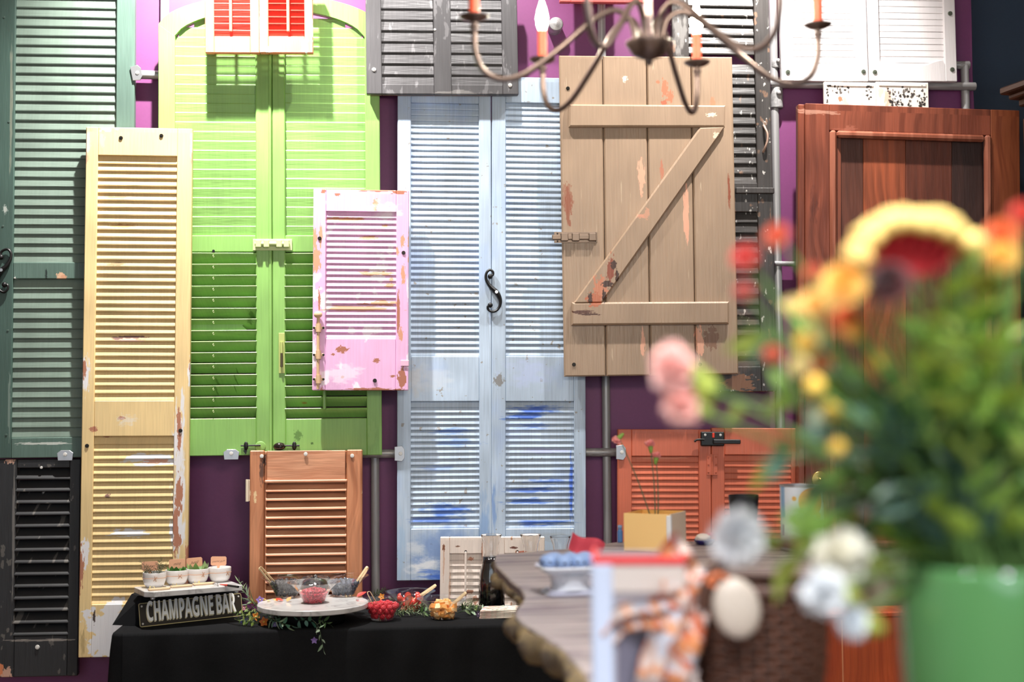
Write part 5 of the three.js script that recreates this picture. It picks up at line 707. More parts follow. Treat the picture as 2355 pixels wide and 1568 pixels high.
{
  const housing = M([30, 30, 32], 0.4), glow = new THREE.MeshStandardMaterial({ color: C(255, 250, 240), emissive: SPOT_COLOR, emissiveIntensity: 12 });
  SPOTS.forEach(([x, y, z, ax, ay], i) => {
    const o = thing('track_spotlight', ['black track spotlight aimed at the arched green shutters', 'black track spotlight aimed at the pale blue pair', 'black track spotlight aimed at the plank door'][i], 'spotlight', V(x, y, z)); const d = V(ax - x, ay - y, -z).normalize(); o.quaternion.setFromUnitVectors(V(0, -1, 0), d);
    part(o, 'housing', lathe([[0.048, 0.004], [0.05, 0.004], [0.05, 0.14], [0.03, 0.17], [0, 0.17], [0, 0.16], [0.028, 0.16], [0.047, 0.135], [0.047, 0.004]], 28), housing); part(o, 'lens', moved(new THREE.CylinderGeometry(0.045, 0.045, 0.004, 28), 0, 0.016, 0), glow);
    part(o, 'stalk', taper([V(0, 0.16, 0), V(0, 0.16, 0).add(V(0, TOP - y - 0.2, 0).applyQuaternion(o.quaternion.clone().invert()))], 0.009, 0.009, 4, 10), housing);
  });
  FILL_PENDANTS.forEach(([x, y, z], i) => {  // shades and bulbs of the added fill pendants
    const o = thing('added_fill_pendant', ['added unseen dome lamp that brightens the open end of the counter', 'added unseen dome lamp that brightens the bouquet', 'added unseen dome lamp that brightens the middle of the counter'][i], 'pendant lamp', V(x, y, z));
    part(o, 'shade', lathe([[0.17, 0], [0.172, 0.002], [0.15, 0.07], [0.09, 0.13], [0.03, 0.16], [0, 0.162], [0, 0.158], [0.028, 0.156], [0.087, 0.127], [0.147, 0.068], [0.169, 0]], 40), housing); part(o, 'bulb', moved(new THREE.SphereGeometry(0.035, 20, 14), 0, 0.045, 0), new THREE.MeshStandardMaterial({ color: C(250, 248, 244), emissive: FILL_PENDANT_COLOR, emissiveIntensity: 8 })); part(o, 'cord', lathe([[0, 0.16], [0.004, 0.16], [0.004, TOP - y], [0, TOP - y]], 10), housing);
  });
}

// ---------------------------------------------------------------- live-edge counter in front, with its goods
const KY = 1.15;
const slabTex = dataTexture(512, 512, (u, v, o) => { const q = fbm(u * 3 + 0.6 * fbm(u * 4, v * 6), v * 34 + 2 * fbm(u * 5, v * 5), 4), k = 0.86 + 0.25 * fbm(u * 8, v * 40), s = clamp((q - 0.54) * 6, 0, 1); o[0] = lerp(172, 118, s) * k; o[1] = lerp(160, 104, s) * k; o[2] = lerp(158, 112, s) * k; });
{
  const edge = [[1142, 1274], [1136, 1286], [1140, 1300], [1158, 1318], [1178, 1338], [1196, 1352], [1206, 1368], [1202, 1384], [1188, 1398], [1184, 1414], [1200, 1432], [1240, 1456], [1290, 1490], [1340, 1545], [1390, 1640], [1450, 1800], [1520, 2100]].map(([x, y]) => atY(x, y, KY));
  const far = [[1868, 2100], [1876, 1700], [1880, 1500], [1890, 1244], [1650, 1244], [1420, 1246], [1300, 1262], [1200, 1270]].map(([x, y]) => atY(x, y, KY)), pts = [...edge, ...far].map((p) => [p.x, -p.z]);
  const o = thing('live_edge_counter', 'grey weathered live-edge timber counter with a rough bark edge', 'counter', V(0, 0, 0)), m = new THREE.MeshStandardMaterial({ map: slabTex, roughness: 0.5 });
  part(o, 'counter_top', metres(moved(prism(pts, KY - 0.05, KY, 0.004), 0, 0, 0, -Math.PI / 2), 0.9), m);
  const bark = part(o, 'bark_edge', (() => { const g = taper(edge.map((p) => V(p.x + 0.006, KY - 0.028, p.z)), 0, 0, 160, 12, (t) => lerp(0.012, 0.03, clamp((t - 0.25) * 3, 0, 1))), p = g.attributes.position; for (let i = 0; i < p.count; i++) { const n = fbm(p.getX(i) * 14 + p.getY(i) * 9, p.getZ(i) * 14 + p.getY(i) * 20, 4) - 0.5; p.setX(i, p.getX(i) + 0.055 * n); p.setZ(i, p.getZ(i) + 0.03 * n); p.setY(i, Math.min(p.getY(i) + n * 0.03, KY - 0.003)); } g.computeVertexNormals(); return metres(g, 0.5); })(), (() => { const t = dataTexture(256, 256, (u, v, c) => { const q = fbm(u * 9, v * 9, 4), k = 0.5 + 1.0 * q; c[0] = 124 * k; c[1] = 106 * k; c[2] = lerp(96, 58, q) * k; }); return new THREE.MeshStandardMaterial({ map: t, roughness: 0.85 }); })(), 'olive brown bark');
  for (const [x, z] of [[0.72, 1.9], [0.45, 4.3], [1.1, 1.9], [0.56, 4.3]]) part(o, 'leg', cbox(x - 0.05, x + 0.05, 0, KY - 0.05, z - 0.05, z + 0.05, 0.006), M([110, 78, 50], 0.7));
  part(o, 'stretcher', cbox(0.42, 0.5, 0.4, 0.5, 1.9, 4.3, 0.006), M([110, 78, 50], 0.7));
}
const K = (px, py) => atY(px, py, KY), porcelain = new THREE.MeshPhysicalMaterial({ color: C(226, 228, 236), roughness: 0.2, clearcoat: 0.5 });
{ // white pedestal stand with blue biscuits
  const p = K(1310, 1364), o = thing('cake_stand', 'white square pedestal stand on the counter holding blue biscuits', 'stand', p); o.rotation.y = 0.12;
  const sq = (w, y0, y1, up) => { const s = []; for (let i = 0; i < 48; i++) { const t = i / 48 * 6.283, c = Math.cos(t), n = Math.sin(t), e = 0.35; s.push([Math.sign(c) * w * Math.pow(Math.abs(c), e), Math.sign(n) * w * 0.8 * Math.pow(Math.abs(n), e)]); } return moved(prism(s, y0, y1, 0.002), 0, 0, 0, -Math.PI / 2); };
  part(o, 'base', merge([sq(0.066, 0, 0.006), sq(0.058, 0.006, 0.012)]), M([196, 196, 212], 0.3), 'grey-lavender tray foot'); part(o, 'column', lathe([[0.05, 0.012], [0.045, 0.024], [0.05, 0.046], [0.056, 0.05], [0, 0.05]], 28), porcelain);
  part(o, 'plate', merge([sq(0.062, 0.05, 0.056), sq(0.072, 0.056, 0.062), sq(0.08, 0.062, 0.069)]), porcelain);
  const b = thing('biscuit', 'pale blue iced biscuit on the white pedestal stand', 'biscuit', p, 'blue biscuits on the stand'), bm = M([140, 164, 206], 0.5), dm = M([40, 50, 80], 0.5), g = lathe([[0, 0], [0.02, 0], [0.024, 0.006], [0.0225, 0.011], [0.024, 0.014], [0.02, 0.023], [0.01, 0.027], [0, 0.028]], 22); part(b, 'shell', g, bm); const f = part(b, 'dots', merge([0, 1, 2, 3, 4, 5, 6, 7].map((k) => moved(new THREE.SphereGeometry(0.003, 6, 5), 0.0225 * Math.cos(k * 0.785), 0.011, 0.0225 * Math.sin(k * 0.785)))), dm);
  const spots = [[-0.052, 0.02], [-0.018, 0.035], [0.018, 0.03], [0.05, 0.025], [-0.035, -0.018], [0.005, -0.012], [0.042, -0.02]]; spots.forEach(([x, z], i) => { const q = V(p.x + x, KY + 0.0695, p.z + z); i ? again(b, q, [rr(-0.1, 0.1), rr(0, 6), rr(-0.1, 0.1)]) : b.position.copy(q); });
  const r = solo('red_napkin', (() => { const g = new THREE.PlaneGeometry(0.1, 0.05, 12, 6), q = g.attributes.position; for (let i = 0; i < q.count; i++) q.setZ(i, 0.012 * Math.sin(q.getX(i) * 70) + 0.006 * Math.sin(q.getY(i) * 90)); g.computeVertexNormals(); return g; })(), M([186, 60, 76], 0.8, { side: THREE.DoubleSide }), 'crumpled dark red napkin behind the blue biscuits', 'napkin'); const rp = K(1350, 1300); r.position.set(rp.x, KY + 0.055, rp.z); r.rotation.set(-0.5, 0.1, -0.3);
}
{ // yellow and cream carton with pink buds
  const p = K(1508, 1263), w = 0.098, o = thing('carton', 'yellow and cream square carton with a white corner strip', 'carton', p); o.rotation.y = -0.55;
  const s = 0.076, h = 0.118; part(o, 'yellow_side', cbox(-s - 0.002, s - 0.004, 0, h, s - 0.004, s, 0.001), M([255, 212, 142], 0.5)); part(o, 'cream_side', cbox(s - 0.004, s, 0, h, -s, s - 0.004, 0.001), M([234, 212, 190], 0.6)); part(o, 'corner_strip', cbox(s - 0.012, s + 0.003, 0.004, h - 0.004, s - 0.012, s + 0.003, 0.002), M([236, 236, 238], 0.5)); part(o, 'rear_sides', merge([cbox(-s, -s + 0.004, 0, h, -s, s - 0.004, 0.001), cbox(-s + 0.004, s - 0.004, 0, h, -s, -s + 0.004, 0.001), cbox(-s, s, 0, 0.004, -s, s, 0.001)]), M([240, 184, 100], 0.5));
  const bud = (lab, px, py, base, s, tilt) => { const e = atZ(px, py, p.z), b = atZ(base, 1168, p.z); b.y = KY + 0.06; const f = thing('pink_carnation_bud', lab, 'flower', b, 'pink buds in the carton'), rel = e.clone().sub(b); part(f, 'stem', taper([V(0, 0, 0), rel.clone().multiplyScalar(0.5).add(V(0.004, 0.006, 0)), rel], 0.0022, 0.0015, 12, 6), M([96, 110, 84], 0.6)); const c = part(f, 'calyx', moved(lathe([[0, -0.02], [0.0045, -0.018], [0.0075, -0.004], [0.0085, 0.004]], 12), rel.x, rel.y, rel.z, 0, 0, tilt), M([126, 158, 70], 0.6)); part(f, 'petals', merge([...Array(10)].map((_, k) => moved(leafGeo(0.026 * s, 0.022 * s, -0.004, 0.3, 4), rel.x - Math.sin(tilt) * 0.002, rel.y + 0.002, rel.z, 0, 0, 0).applyMatrix4(new THREE.Matrix4().makeTranslation(rel.x, rel.y, rel.z).multiply(new THREE.Matrix4().makeRotationFromEuler(new THREE.Euler(0, 0, tilt))).multiply(new THREE.Matrix4().makeRotationFromEuler(new THREE.Euler(0.25 + (k % 3) * 0.22, k * 2.4, 0, 'YXZ'))).multiply(new THREE.Matrix4().makeTranslation(-rel.x + Math.sin(tilt) * 0.002, -rel.y - 0.002, -rel.z))))), leafM([250, 176, 174])); };
  bud('bent pink carnation bud nodding towards the level pipe', 1424, 1006, 1506, 1.05, 2.3); bud('pink carnation bud held highest above the carton', 1496, 1028, 1507, 1.05, 0.1); bud('pale pink carnation bud just under the highest one', 1509, 1054, 1512, 0.95, -0.15);
}
{ // small things at the far edge
  const b = thing('blue_bottle', 'small translucent blue bottle beside the yellow carton', 'bottle', K(1426, 1247)); part(b, 'bottle', lathe([[0, 0], [0.0085, 0], [0.0095, 0.003], [0.0095, 0.036], [0.007, 0.042], [0.006, 0.045], [0, 0.045]], 20), M([92, 140, 206], 0.25)); part(b, 'cap', lathe([[0, 0.045], [0.0075, 0.045], [0.0075, 0.057], [0, 0.058]], 18), M([140, 176, 224], 0.35));
  const d = thing('navy_dish', 'shallow navy blue dish holding white and red paper', 'dish', K(1620, 1252)); part(d, 'dish', lathe([[0, 0], [0.024, 0], [0.033, 0.012], [0.034, 0.016], [0.031, 0.014], [0.022, 0.004], [0, 0.004]], 30), M([42, 36, 110], 0.25));
  const crumple = (s, sd) => { const g = new THREE.IcosahedronGeometry(s, 3), q = g.attributes.position; for (let i = 0; i < q.count; i++) { const k = 1 + 0.5 * (fbm(q.getX(i) * 60 + sd, q.getY(i) * 60 + q.getZ(i) * 45, 3) - 0.5); q.setXYZ(i, q.getX(i) * k * 1.3, q.getY(i) * k * 0.7, q.getZ(i) * k); } g.computeVertexNormals(); return g; };
  const pp = solo('crumpled_paper', crumple(0.02, 3), M([236, 226, 218], 0.7), 'crumpled white paper in the navy dish', 'paper'); pp.position.copy(d.position).add(V(-0.006, 0.022, 0)); const rp = solo('red_wrapper', crumple(0.009, 9), M([216, 80, 84], 0.5), 'small red wrapper lying on the paper in the navy dish', 'wrapper'); rp.position.copy(d.position).add(V(0.02, 0.033, 0.004));
  const c = thing('black_cup', 'tapered matt black cup standing on the counter edge', 'cup', K(1712, 1262)); part(c, 'cup', lathe([[0, 0], [0.03, 0], [0.034, 0.004], [0.048, 0.17], [0.046, 0.171], [0.032, 0.008], [0, 0.006]], 32), M([24, 26, 32], 0.5));
  // can printed with oranges
  const cv = document.createElement('canvas'); cv.width = 512; cv.height = 256; const x = cv.getContext('2d'); const gr = x.createLinearGradient(0, 0, 512, 0); x.fillStyle = '#dfe6f0'; x.fillRect(0, 0, 512, 256); x.fillStyle = '#8fb4d8'; x.fillRect(96, 0, 26, 120); const disc = (cx, cy, r, c) => { x.fillStyle = c; x.beginPath(); x.arc(cx, cy, r, 0, 6.3); x.fill(); }; disc(236, 54, 54, '#f0a050'); disc(222, 50, 40, '#f2bc62'); disc(166, 44, 9, '#e8b060'); disc(196, 92, 10, '#f0c890'); disc(228, 120, 12, '#f2a878'); disc(266, 110, 13, '#e8b868'); x.fillStyle = '#e8b45c'; x.fillRect(150, 200, 106, 40); x.fillStyle = '#b8bcc8'; for (let k = 0; k < 9; k++) x.fillRect(262, 150 + k * 11, 40, 4); x.fillStyle = '#5a5a64'; for (let k = 0; k < 7; k++) x.fillRect(306, 4 + k * 9, 26, 5); x.fillStyle = '#8a5a9a'; x.fillRect(104, 150, 10, 40); x.strokeStyle = '#6a76a0'; x.lineWidth = 4; x.beginPath(); x.arc(196, 168, 14, 0.3, 2.8); x.stroke();
  const tx = new THREE.CanvasTexture(cv); tx.colorSpace = THREE.SRGBColorSpace; tx.wrapS = THREE.RepeatWrapping;
  const k = thing('fruit_can', 'opened tin can printed with oranges beside the brown door', 'can', K(1846, 1266)), R = 0.0665, H = 0.2; const wall = new THREE.CylinderGeometry(R, R, H, 48, 1, true); wall.translate(0, H / 2, 0); wall.rotateY(-2.7);
  part(k, 'label', wall, new THREE.MeshStandardMaterial({ map: tx, roughness: 0.4 })); part(k, 'tin', lathe([[0, 0.002], [R + 0.002, 0], [R + 0.002, 0.004], [R - 0.001, 0.005], [R - 0.001, H], [R + 0.002, H + 0.002], [R + 0.001, H + 0.005], [R - 0.003, H + 0.003], [R - 0.003, 0.008], [0, 0.008]], 48), steel);
}
{ // white gift box with a red rim, knob and floral cloth, wicker basket
  const p = K(1440, 1655), o = thing('gift_box', 'white box with a red rim and a dark knob, closest to the biscuits', 'box', V(p.x + 0.02, KY, p.z)), w = 0.062, h = 0.235; o.rotation.y = -0.16;
  part(o, 'box', merge([cbox(-w, w, 0, h, w - 0.004, w, 0.002), cbox(-w, w, 0, h, -w, -w + 0.004, 0.002), cbox(-w, -w + 0.004, 0, h, -w, w, 0.002), cbox(w - 0.004, w, 0, h, -w, w, 0.002), cbox(-w, w, 0, 0.004, -w, w, 0.001)]), M([158, 150, 156], 0.5)); part(o, 'corner_post', cbox(-w - 0.006, -w + 0.026, 0, h - 0.004, w - 0.01, w + 0.006, 0.004), M([196, 206, 228], 0.4)); part(o, 'lid_band', merge([cbox(-w - 0.003, w + 0.003, h - 0.045, h - 0.008, w - 0.001, w + 0.003, 0.002)]), M([206, 194, 186], 0.5));
  part(o, 'red_rim', merge([cbox(-w - 0.003, w + 0.003, h - 0.006, h + 0.006, w - 0.003, w + 0.004, 0.002), cbox(-w - 0.004, -w + 0.003, h - 0.006, h + 0.006, -w, w, 0.002), cbox(w - 0.003, w + 0.004, h - 0.006, h + 0.006, -w, w, 0.002)]), M([222, 56, 56], 0.4)); const kn = part(o, 'knob', moved(lathe([[0, 0.018], [0.012, 0.016], [0.016, 0.008], [0.015, 0]], 20), 0.02, h - 0.07, w, Math.PI / 2), M([74, 44, 38], 0.15)); part(kn, 'knob_highlight', moved(new THREE.SphereGeometry(0.007, 14, 10), 0.02, h - 0.065, w + 0.02), M([244, 244, 250], 0.2)); part(o, 'slate_panel', cbox(-w + 0.03, w - 0.004, 0.01, h - 0.1, w - 0.001, w + 0.002, 0.001), M([104, 100, 116], 0.5));  // white bead on the knob stands in for its highlight
  const ft = dataTexture(256, 256, (u, v, c) => { let k = [204, 184, 176]; const a = fbm(u * 7, v * 7, 2), b = fbm(u * 8 + 50, v * 8 + 20, 2); if (a > 0.58) k = [214, 140, 92]; else if (a > 0.53) k = [214, 164, 134]; if (b > 0.6) k = [196, 196, 206]; if (fbm(u * 9 + 80, v * 9, 2) > 0.66) k = [196, 104, 72]; c[0] = k[0]; c[1] = k[1]; c[2] = k[2]; });
  const fm = new THREE.MeshStandardMaterial({ map: ft, roughness: 0.8, side: THREE.DoubleSide });
  const ribbon = (pts, w0, w1) => { const c = new THREE.CatmullRomCurve3(pts), pos = [], uv = [], idx = [], N = 30, Mx = 12; for (let i = 0; i <= N; i++) { const q = c.getPointAt(i / N), t = c.getTangentAt(i / N), s = V(0, 0, 1).cross(t).normalize(), w = lerp(w0, w1, i / N); for (let j = 0; j <= Mx; j++) { const a = j / Mx - 0.5; pos.push(q.x + s.x * a * w, q.y + s.y * a * w, q.z + 0.012 * Math.cos(a * 13 + i * 0.12) + 0.004 * Math.sin(i * 0.7)); uv.push(a * w / 0.12, i / N * 1.6); } } for (let i = 0; i < N; i++) for (let j = 0; j < Mx; j++) { const a = i * (Mx + 1) + j; idx.push(a, a + 1, a + Mx + 1, a + 1, a + Mx + 2, a + Mx + 1); } const g = new THREE.BufferGeometry(); g.setAttribute('position', new THREE.Float32BufferAttribute(pos, 3)); g.setAttribute('uv', new THREE.Float32BufferAttribute(uv, 2)); g.setIndex(idx); g.computeVertexNormals(); return g; };
  const R = (px, py, d) => atD(px, py, d), s = thing('floral_scarf', 'orange and white floral cloth tied in a bow between box and basket', 'cloth', V(0, 0, 0));
  part(s, 'tail', ribbon([R(1575, 1350, 1.84), R(1560, 1440, 1.8), R(1535, 1540, 1.8), R(1520, 1640, 1.84)], 0.075, 0.085), fm); part(s, 'tail', ribbon([R(1570, 1390, 1.82), R(1500, 1410, 1.8), R(1440, 1425, 1.82), R(1395, 1470, 1.84)], 0.05, 0.04), fm); part(s, 'loop', ribbon([R(1590, 1270, 1.9), R(1560, 1310, 1.85), R(1590, 1370, 1.82), R(1625, 1420, 1.84)], 0.085, 0.07), fm); part(s, 'loop', ribbon([R(1520, 1290, 1.86), R(1545, 1330, 1.84), R(1590, 1380, 1.84)], 0.05, 0.05), fm);
  const bp2 = K(1752, 1660), b = thing('wicker_basket', 'dark brown wicker basket with an arched handle beside the floral cloth', 'basket', V(bp2.x, KY, bp2.z)), wm = M([74, 44, 30], 0.6), wl = M([110, 62, 38], 0.6), prof = (y) => 0.072 + 0.016 * Math.sin((y / 0.19) * 2.2), rings = [], stakes = [];
  for (let i = 0; i < 19; i++) { const y = 0.006 + i * 0.0098, pts = []; for (let j = 0; j < 72; j++) { const t = j / 72 * 6.283, r = prof(y) + 0.004 * Math.sin(t * 14 + (i % 2) * Math.PI); pts.push(V(r * Math.cos(t), y, r * Math.sin(t))); } rings.push(tube(pts, 0.005, 144, 6, true)); }
  for (let j = 0; j < 28; j++) { const t = (j + 0.25) / 28 * 6.283, pts = [0, 0.06, 0.12, 0.19].map((y) => V(prof(y) * Math.cos(t), y, prof(y) * Math.sin(t))); stakes.push(tube(pts, 0.004, 8, 5)); }
  part(b, 'weave', merge(rings), wm); part(b, 'stakes', merge(stakes), wl); const rim = [], hd = []; for (let j = 0; j < 48; j++) { const t = j / 48 * 6.283, r = prof(0.192) + 0.002; rim.push(V(r * Math.cos(t), 0.194, r * Math.sin(t))); } part(b, 'rim', tube(rim, 0.009, 72, 8, true), wm); for (let j = 0; j <= 14; j++) { const t = j / 14 * Math.PI; hd.push(V(0.094 * Math.cos(t), 0.17 + 0.09 * Math.sin(t), 0.05)); } part(b, 'handle', tube(hd, 0.0105, 40, 8), wm); part(b, 'base', moved(new THREE.CylinderGeometry(0.074, 0.07, 0.006, 32), 0, 0.003, 0), wm);
  const od = atD(1694, 1398, 1.748), e = thing('cream_ornament', 'cream egg-shaped ornament hanging on the wicker basket front', 'ornament', od); part(e, 'egg', (() => { const g = new THREE.SphereGeometry(0.034, 24, 18); g.scale(0.95, 1.2, 0.45); return g; })(), M([196, 182, 168], 0.4)); e.rotation.z = 0.25; part(e, 'ribbon_tie', tube([V(0, 0.037, 0), V(-0.012, 0.05, 0.004), V(-0.03, 0.046, 0.004), V(-0.02, 0.036, 0.003)], 0.003, 20, 6), M([226, 120, 70], 0.6));
}
{ // added panel for the lower brown door, its lit tone put into the colour
  const a = atZ(1874, 1416, 0.42), b = atZ(2300, 1416, 0.42), m = paint({ W: 0.9, H: 0.9, L: () => ({ x: 0, y: 0 }), k: 1 }, { base: [214, 96, 46], wood: [190, 78, 36], ppm: 300, rough: 0.5 }), o = thing('added_lit_door_panel', 'added rust orange panel standing in for the lit lower part of the brown door', 'door_panel', V(a.x, 0, 0.3)), w = b.x - a.x + 0.2;
  part(o, 'front', metres(cbox(-0.06, w, 0, a.y - 0.012, 0.09, 0.12, 0.004), 0.9), m); part(o, 'top_board', metres(cbox(-0.07, w + 0.01, a.y - 0.012, a.y + 0.012, -0.04, 0.13, 0.006), 0.9), m); part(o, 'side', metres(cbox(-0.06, -0.035, 0, a.y - 0.012, -0.04, 0.09, 0.003), 0.9), m); part(o, 'side', metres(cbox(w - 0.025, w, 0, a.y - 0.012, -0.04, 0.09, 0.003), 0.9), m);
  const s0 = atZ(1936, 1432, 0.422), s1 = atZ(1941, 1568, 0.422); part(o, 'painted_moulding_highlight', cbox(s0.x - o.position.x - 0.003, s0.x - o.position.x + 0.004, s1.y - 0.1, a.y - 0.02, 0.1195, 0.1215, 0.0005), M([236, 150, 104], 0.5));  // pale strip paints in the highlight along a door moulding
}

// ---------------------------------------------------------------- bouquet in the green vase, close to the camera
{
  const vd = 1.25, vb = atD(2290, 1990, vd), vx = vb.x, vz = vb.z, mouthY = atD(2290, 1296, vd).y, vh = mouthY - KY;
  const o = thing('green_vase', 'glossy green vase holding the mixed bouquet on the counter', 'vase', V(vx, KY, vz));
  part(o, 'vase', lathe([[0, 0], [0.06, 0], [0.066, 0.006], [0.078, vh * 0.35], [0.083, vh * 0.7], [0.086, vh - 0.004], [0.085, vh], [0.08, vh - 0.004], [0.074, vh * 0.4], [0.06, 0.012], [0, 0.01]], 56), new THREE.MeshPhysicalMaterial({ color: C(90, 144, 86), roughness: 0.08, clearcoat: 1, clearcoatRoughness: 0.04, transmission: 0.25, thickness: 0 }));
  { const t = thing('side_table', 'round side table below the frame that carries the green vase', 'table', V(vx, 0, vz)); part(t, 'table_top', lathe([[0, KY - 0.03], [0.16, KY - 0.03], [0.17, KY - 0.02], [0.17, KY - 0.006], [0.164, KY], [0, KY]], 48), M([120, 80, 52], 0.5)); part(t, 'column', lathe([[0.16, 0], [0.16, 0.02], [0.05, 0.05], [0.03, 0.1], [0.03, KY - 0.08], [0.06, KY - 0.03], [0, KY - 0.03]], 28), M([90, 60, 40], 0.5)); }
  const mouth = V(vx, mouthY - 0.01, vz), stemM = M([92, 126, 62], 0.6);
  const pet = {}; const petal = (l, w, b, f) => (pet[[l, w, b, f]] ??= leafGeo(l, w, b, f, 5));
  const stemTo = (f, at, head) => { const b = mouth.clone().add(V(rr(-0.04, 0.04), 0, rr(-0.04, 0.04))).sub(at), mid = b.clone().multiplyScalar(0.5).add(V(0, 0.25 * Math.abs(b.x) * 0.3, 0)); part(f, 'stem', taper([b, mid, head ?? V(0, 0, 0)], 0.0032, 0.0022, 12, 6), stemM); };
  const face = (f, at, tilt) => { const n = V(-0.35 + rr(-0.3, 0.3), 0.75, 0.5 + rr(-0.2, 0.3)).lerp(camP.clone().sub(at).normalize(), tilt).normalize(); return new THREE.Quaternion().setFromUnitVectors(V(0, 0, 1), n); };
  const mats = {}; const LM = (c) => (mats[c] ??= leafM(c, 0.6));
  function mum(label, px, py, dpx, d, c1, c2, rows = 4, tilt = 0.5) { // layered flower: petal rings, inner colour c1, outer c2
    const at = atD(px, py, d), R = dpx / 2 * d / FOCAL * 1.05, f = thing('flower', label, 'flower', at, 'flowers of the mixed bouquet'), h = new THREE.Group(); stemTo(f, at);
    const q = face(f, at, tilt), mk = (from, to, c, name) => { const g = []; for (let r = from; r < to; r++) { const n = 8 + r * 4, t = r / rows; for (let k = 0; k < n; k++) { const m = new THREE.Matrix4().makeRotationFromQuaternion(q).multiply(new THREE.Matrix4().makeRotationZ(k / n * 6.283 + r * 0.4)).multiply(new THREE.Matrix4().makeTranslation(0, R * 0.08, R * 0.1 * (rows - r))).multiply(new THREE.Matrix4().makeRotationX(lerp(1.25, 0.05, t))); g.push(petal(1, 0.36, 0.15, 0.3).clone().scale(R * lerp(0.55, 0.95, t), R * lerp(0.55, 0.95, t), R * lerp(0.55, 0.95, t)).applyMatrix4(m)); } } part(f, name, merge(g), LM(c)); };
    mk(0, Math.ceil(rows / 2), c1, 'inner_petals'); mk(Math.ceil(rows / 2), rows, c2, 'outer_petals'); return f;
  }
  function ball(label, px, py, dpx, d, c) { const at = atD(px, py, d), R = dpx / 2 * d / FOCAL, f = thing('billy_button', label, 'flower', at, 'round flower heads of the bouquet'); stemTo(f, at); part(f, 'head', drupe(R * 1.1, 40), M(c, 0.7)); }
  function ruffled(label, px, py, dx, dy, d, c, rot = 0) { // carnation or peony: many wavy petals round a centre
    const at = atD(px, py, d), rx = dx / 2 * d / FOCAL, ry = dy / 2 * d / FOCAL, f = thing('ruffled_flower', label, 'flower', at, 'ruffled flowers of the bouquet'), g = []; stemTo(f, at);
    for (let k = 0; k < 46; k++) { const y = 1 - 2 * (k + 0.5) / 46, s = Math.sqrt(1 - y * y), t = k * 2.4, n = V(s * Math.cos(t), y, s * Math.sin(t)), m = new THREE.Matrix4().makeRotationFromQuaternion(new THREE.Quaternion().setFromUnitVectors(V(0, 1, 0), n)).multiply(new THREE.Matrix4().makeRotationY(rr(0, 6))); g.push(petal(1, 1.1, 0.25, 0.5).clone().scale(0.98, 0.98, 0.98).applyMatrix4(m)); }
    const b = merge(g); b.scale(rx, ry, rx * 0.8); b.rotateZ(rot); part(f, 'petals', b, LM(c)); part(f, 'calyx', moved(lathe([[0, -0.02], [0.006, -0.016], [0.01, 0], [0, 0.004]], 12), rx * 0.75, -ry * 0.1, 0, 0, 0, 1.2), M([140, 150, 60], 0.6));
  }
  { // two-tone cockscomb: red fan with a yellow ruffled crest
    const at = atD(2095, 640, 1.2), k = 1.2 / FOCAL, f = thing('cockscomb', 'large red cockscomb with a bright yellow ruffled crest', 'flower', at), g = [], N = 26; stemTo(f, at);
    const arc = (t) => V((lerp(1998, 2228, t) - 2095) * k, (640 - lerp(538, 556, t) + 40 * Math.sin(Math.PI * Math.pow(t, 0.9))) * k, 0);
    for (let i = 0; i < N; i++) for (let j = 0; j < 5; j++) { const p = arc(i / (N - 1)); g.push(moved(new THREE.IcosahedronGeometry(0.0075, 2), p.x + rr(-1, 1) * 0.003, p.y + rr(-0.005, 0.005), (j - 2) * 0.009 + rr(-1, 1) * 0.002, 0, 0, 0, [1, 1.1, 1])); }
    part(f, 'crest', merge(g), M([250, 214, 124], 0.7), 'yellow crest');
    const pos = [], idx = [], U = 30, W = 10; for (let i = 0; i <= U; i++) for (let j = 0; j <= W; j++) for (const s of [1]) { const t = i / U, v = j / W, a = arc(t), ph = t * 40; pos.push(lerp((lerp(2030, 2130, t) - 2095) * k * 0.8, a.x, Math.pow(v, 0.7)), lerp(0.002, a.y - 0.003, v), 0.012 * Math.sin(ph) * v + 0.01 * v); } for (let i = 0; i < U; i++) for (let j = 0; j < W; j++) { const a = i * (W + 1) + j; idx.push(a, a + W + 1, a + 1, a + 1, a + W + 1, a + W + 2); }
    const bg = new THREE.BufferGeometry(); bg.setAttribute('position', new THREE.Float32BufferAttribute(pos, 3)); bg.setIndex(idx); bg.computeVertexNormals(); part(f, 'fan', bg, new THREE.MeshStandardMaterial({ color: C(178, 28, 36), roughness: 0.7, side: THREE.DoubleSide }), 'red fan');
  }
  mum('dark maroon flower under the red cockscomb', 2048, 662, 130, 1.17, [60, 24, 26], [84, 28, 30], 4, 0.4);
  ball('pale yellow round flower head beside the cockscomb', 1972, 584, 62, 1.16, [248, 206, 120]);
  mum('orange-red flower held up before the pink strip of wall', 1790, 546, 78, 1.3, [214, 92, 60], [222, 104, 66], 3); mum('red flower in front of the peeling black shutter', 1716, 596, 84, 1.32, [206, 66, 60], [214, 84, 72], 3); mum('faded red flower lowest before the peeling black shutter', 1712, 676, 66, 1.36, [190, 80, 70], [176, 96, 84], 3, 0.4); mum('small orange flower before the brown door edge', 1870, 628, 50, 1.25, [206, 90, 58], [214, 96, 60], 3);
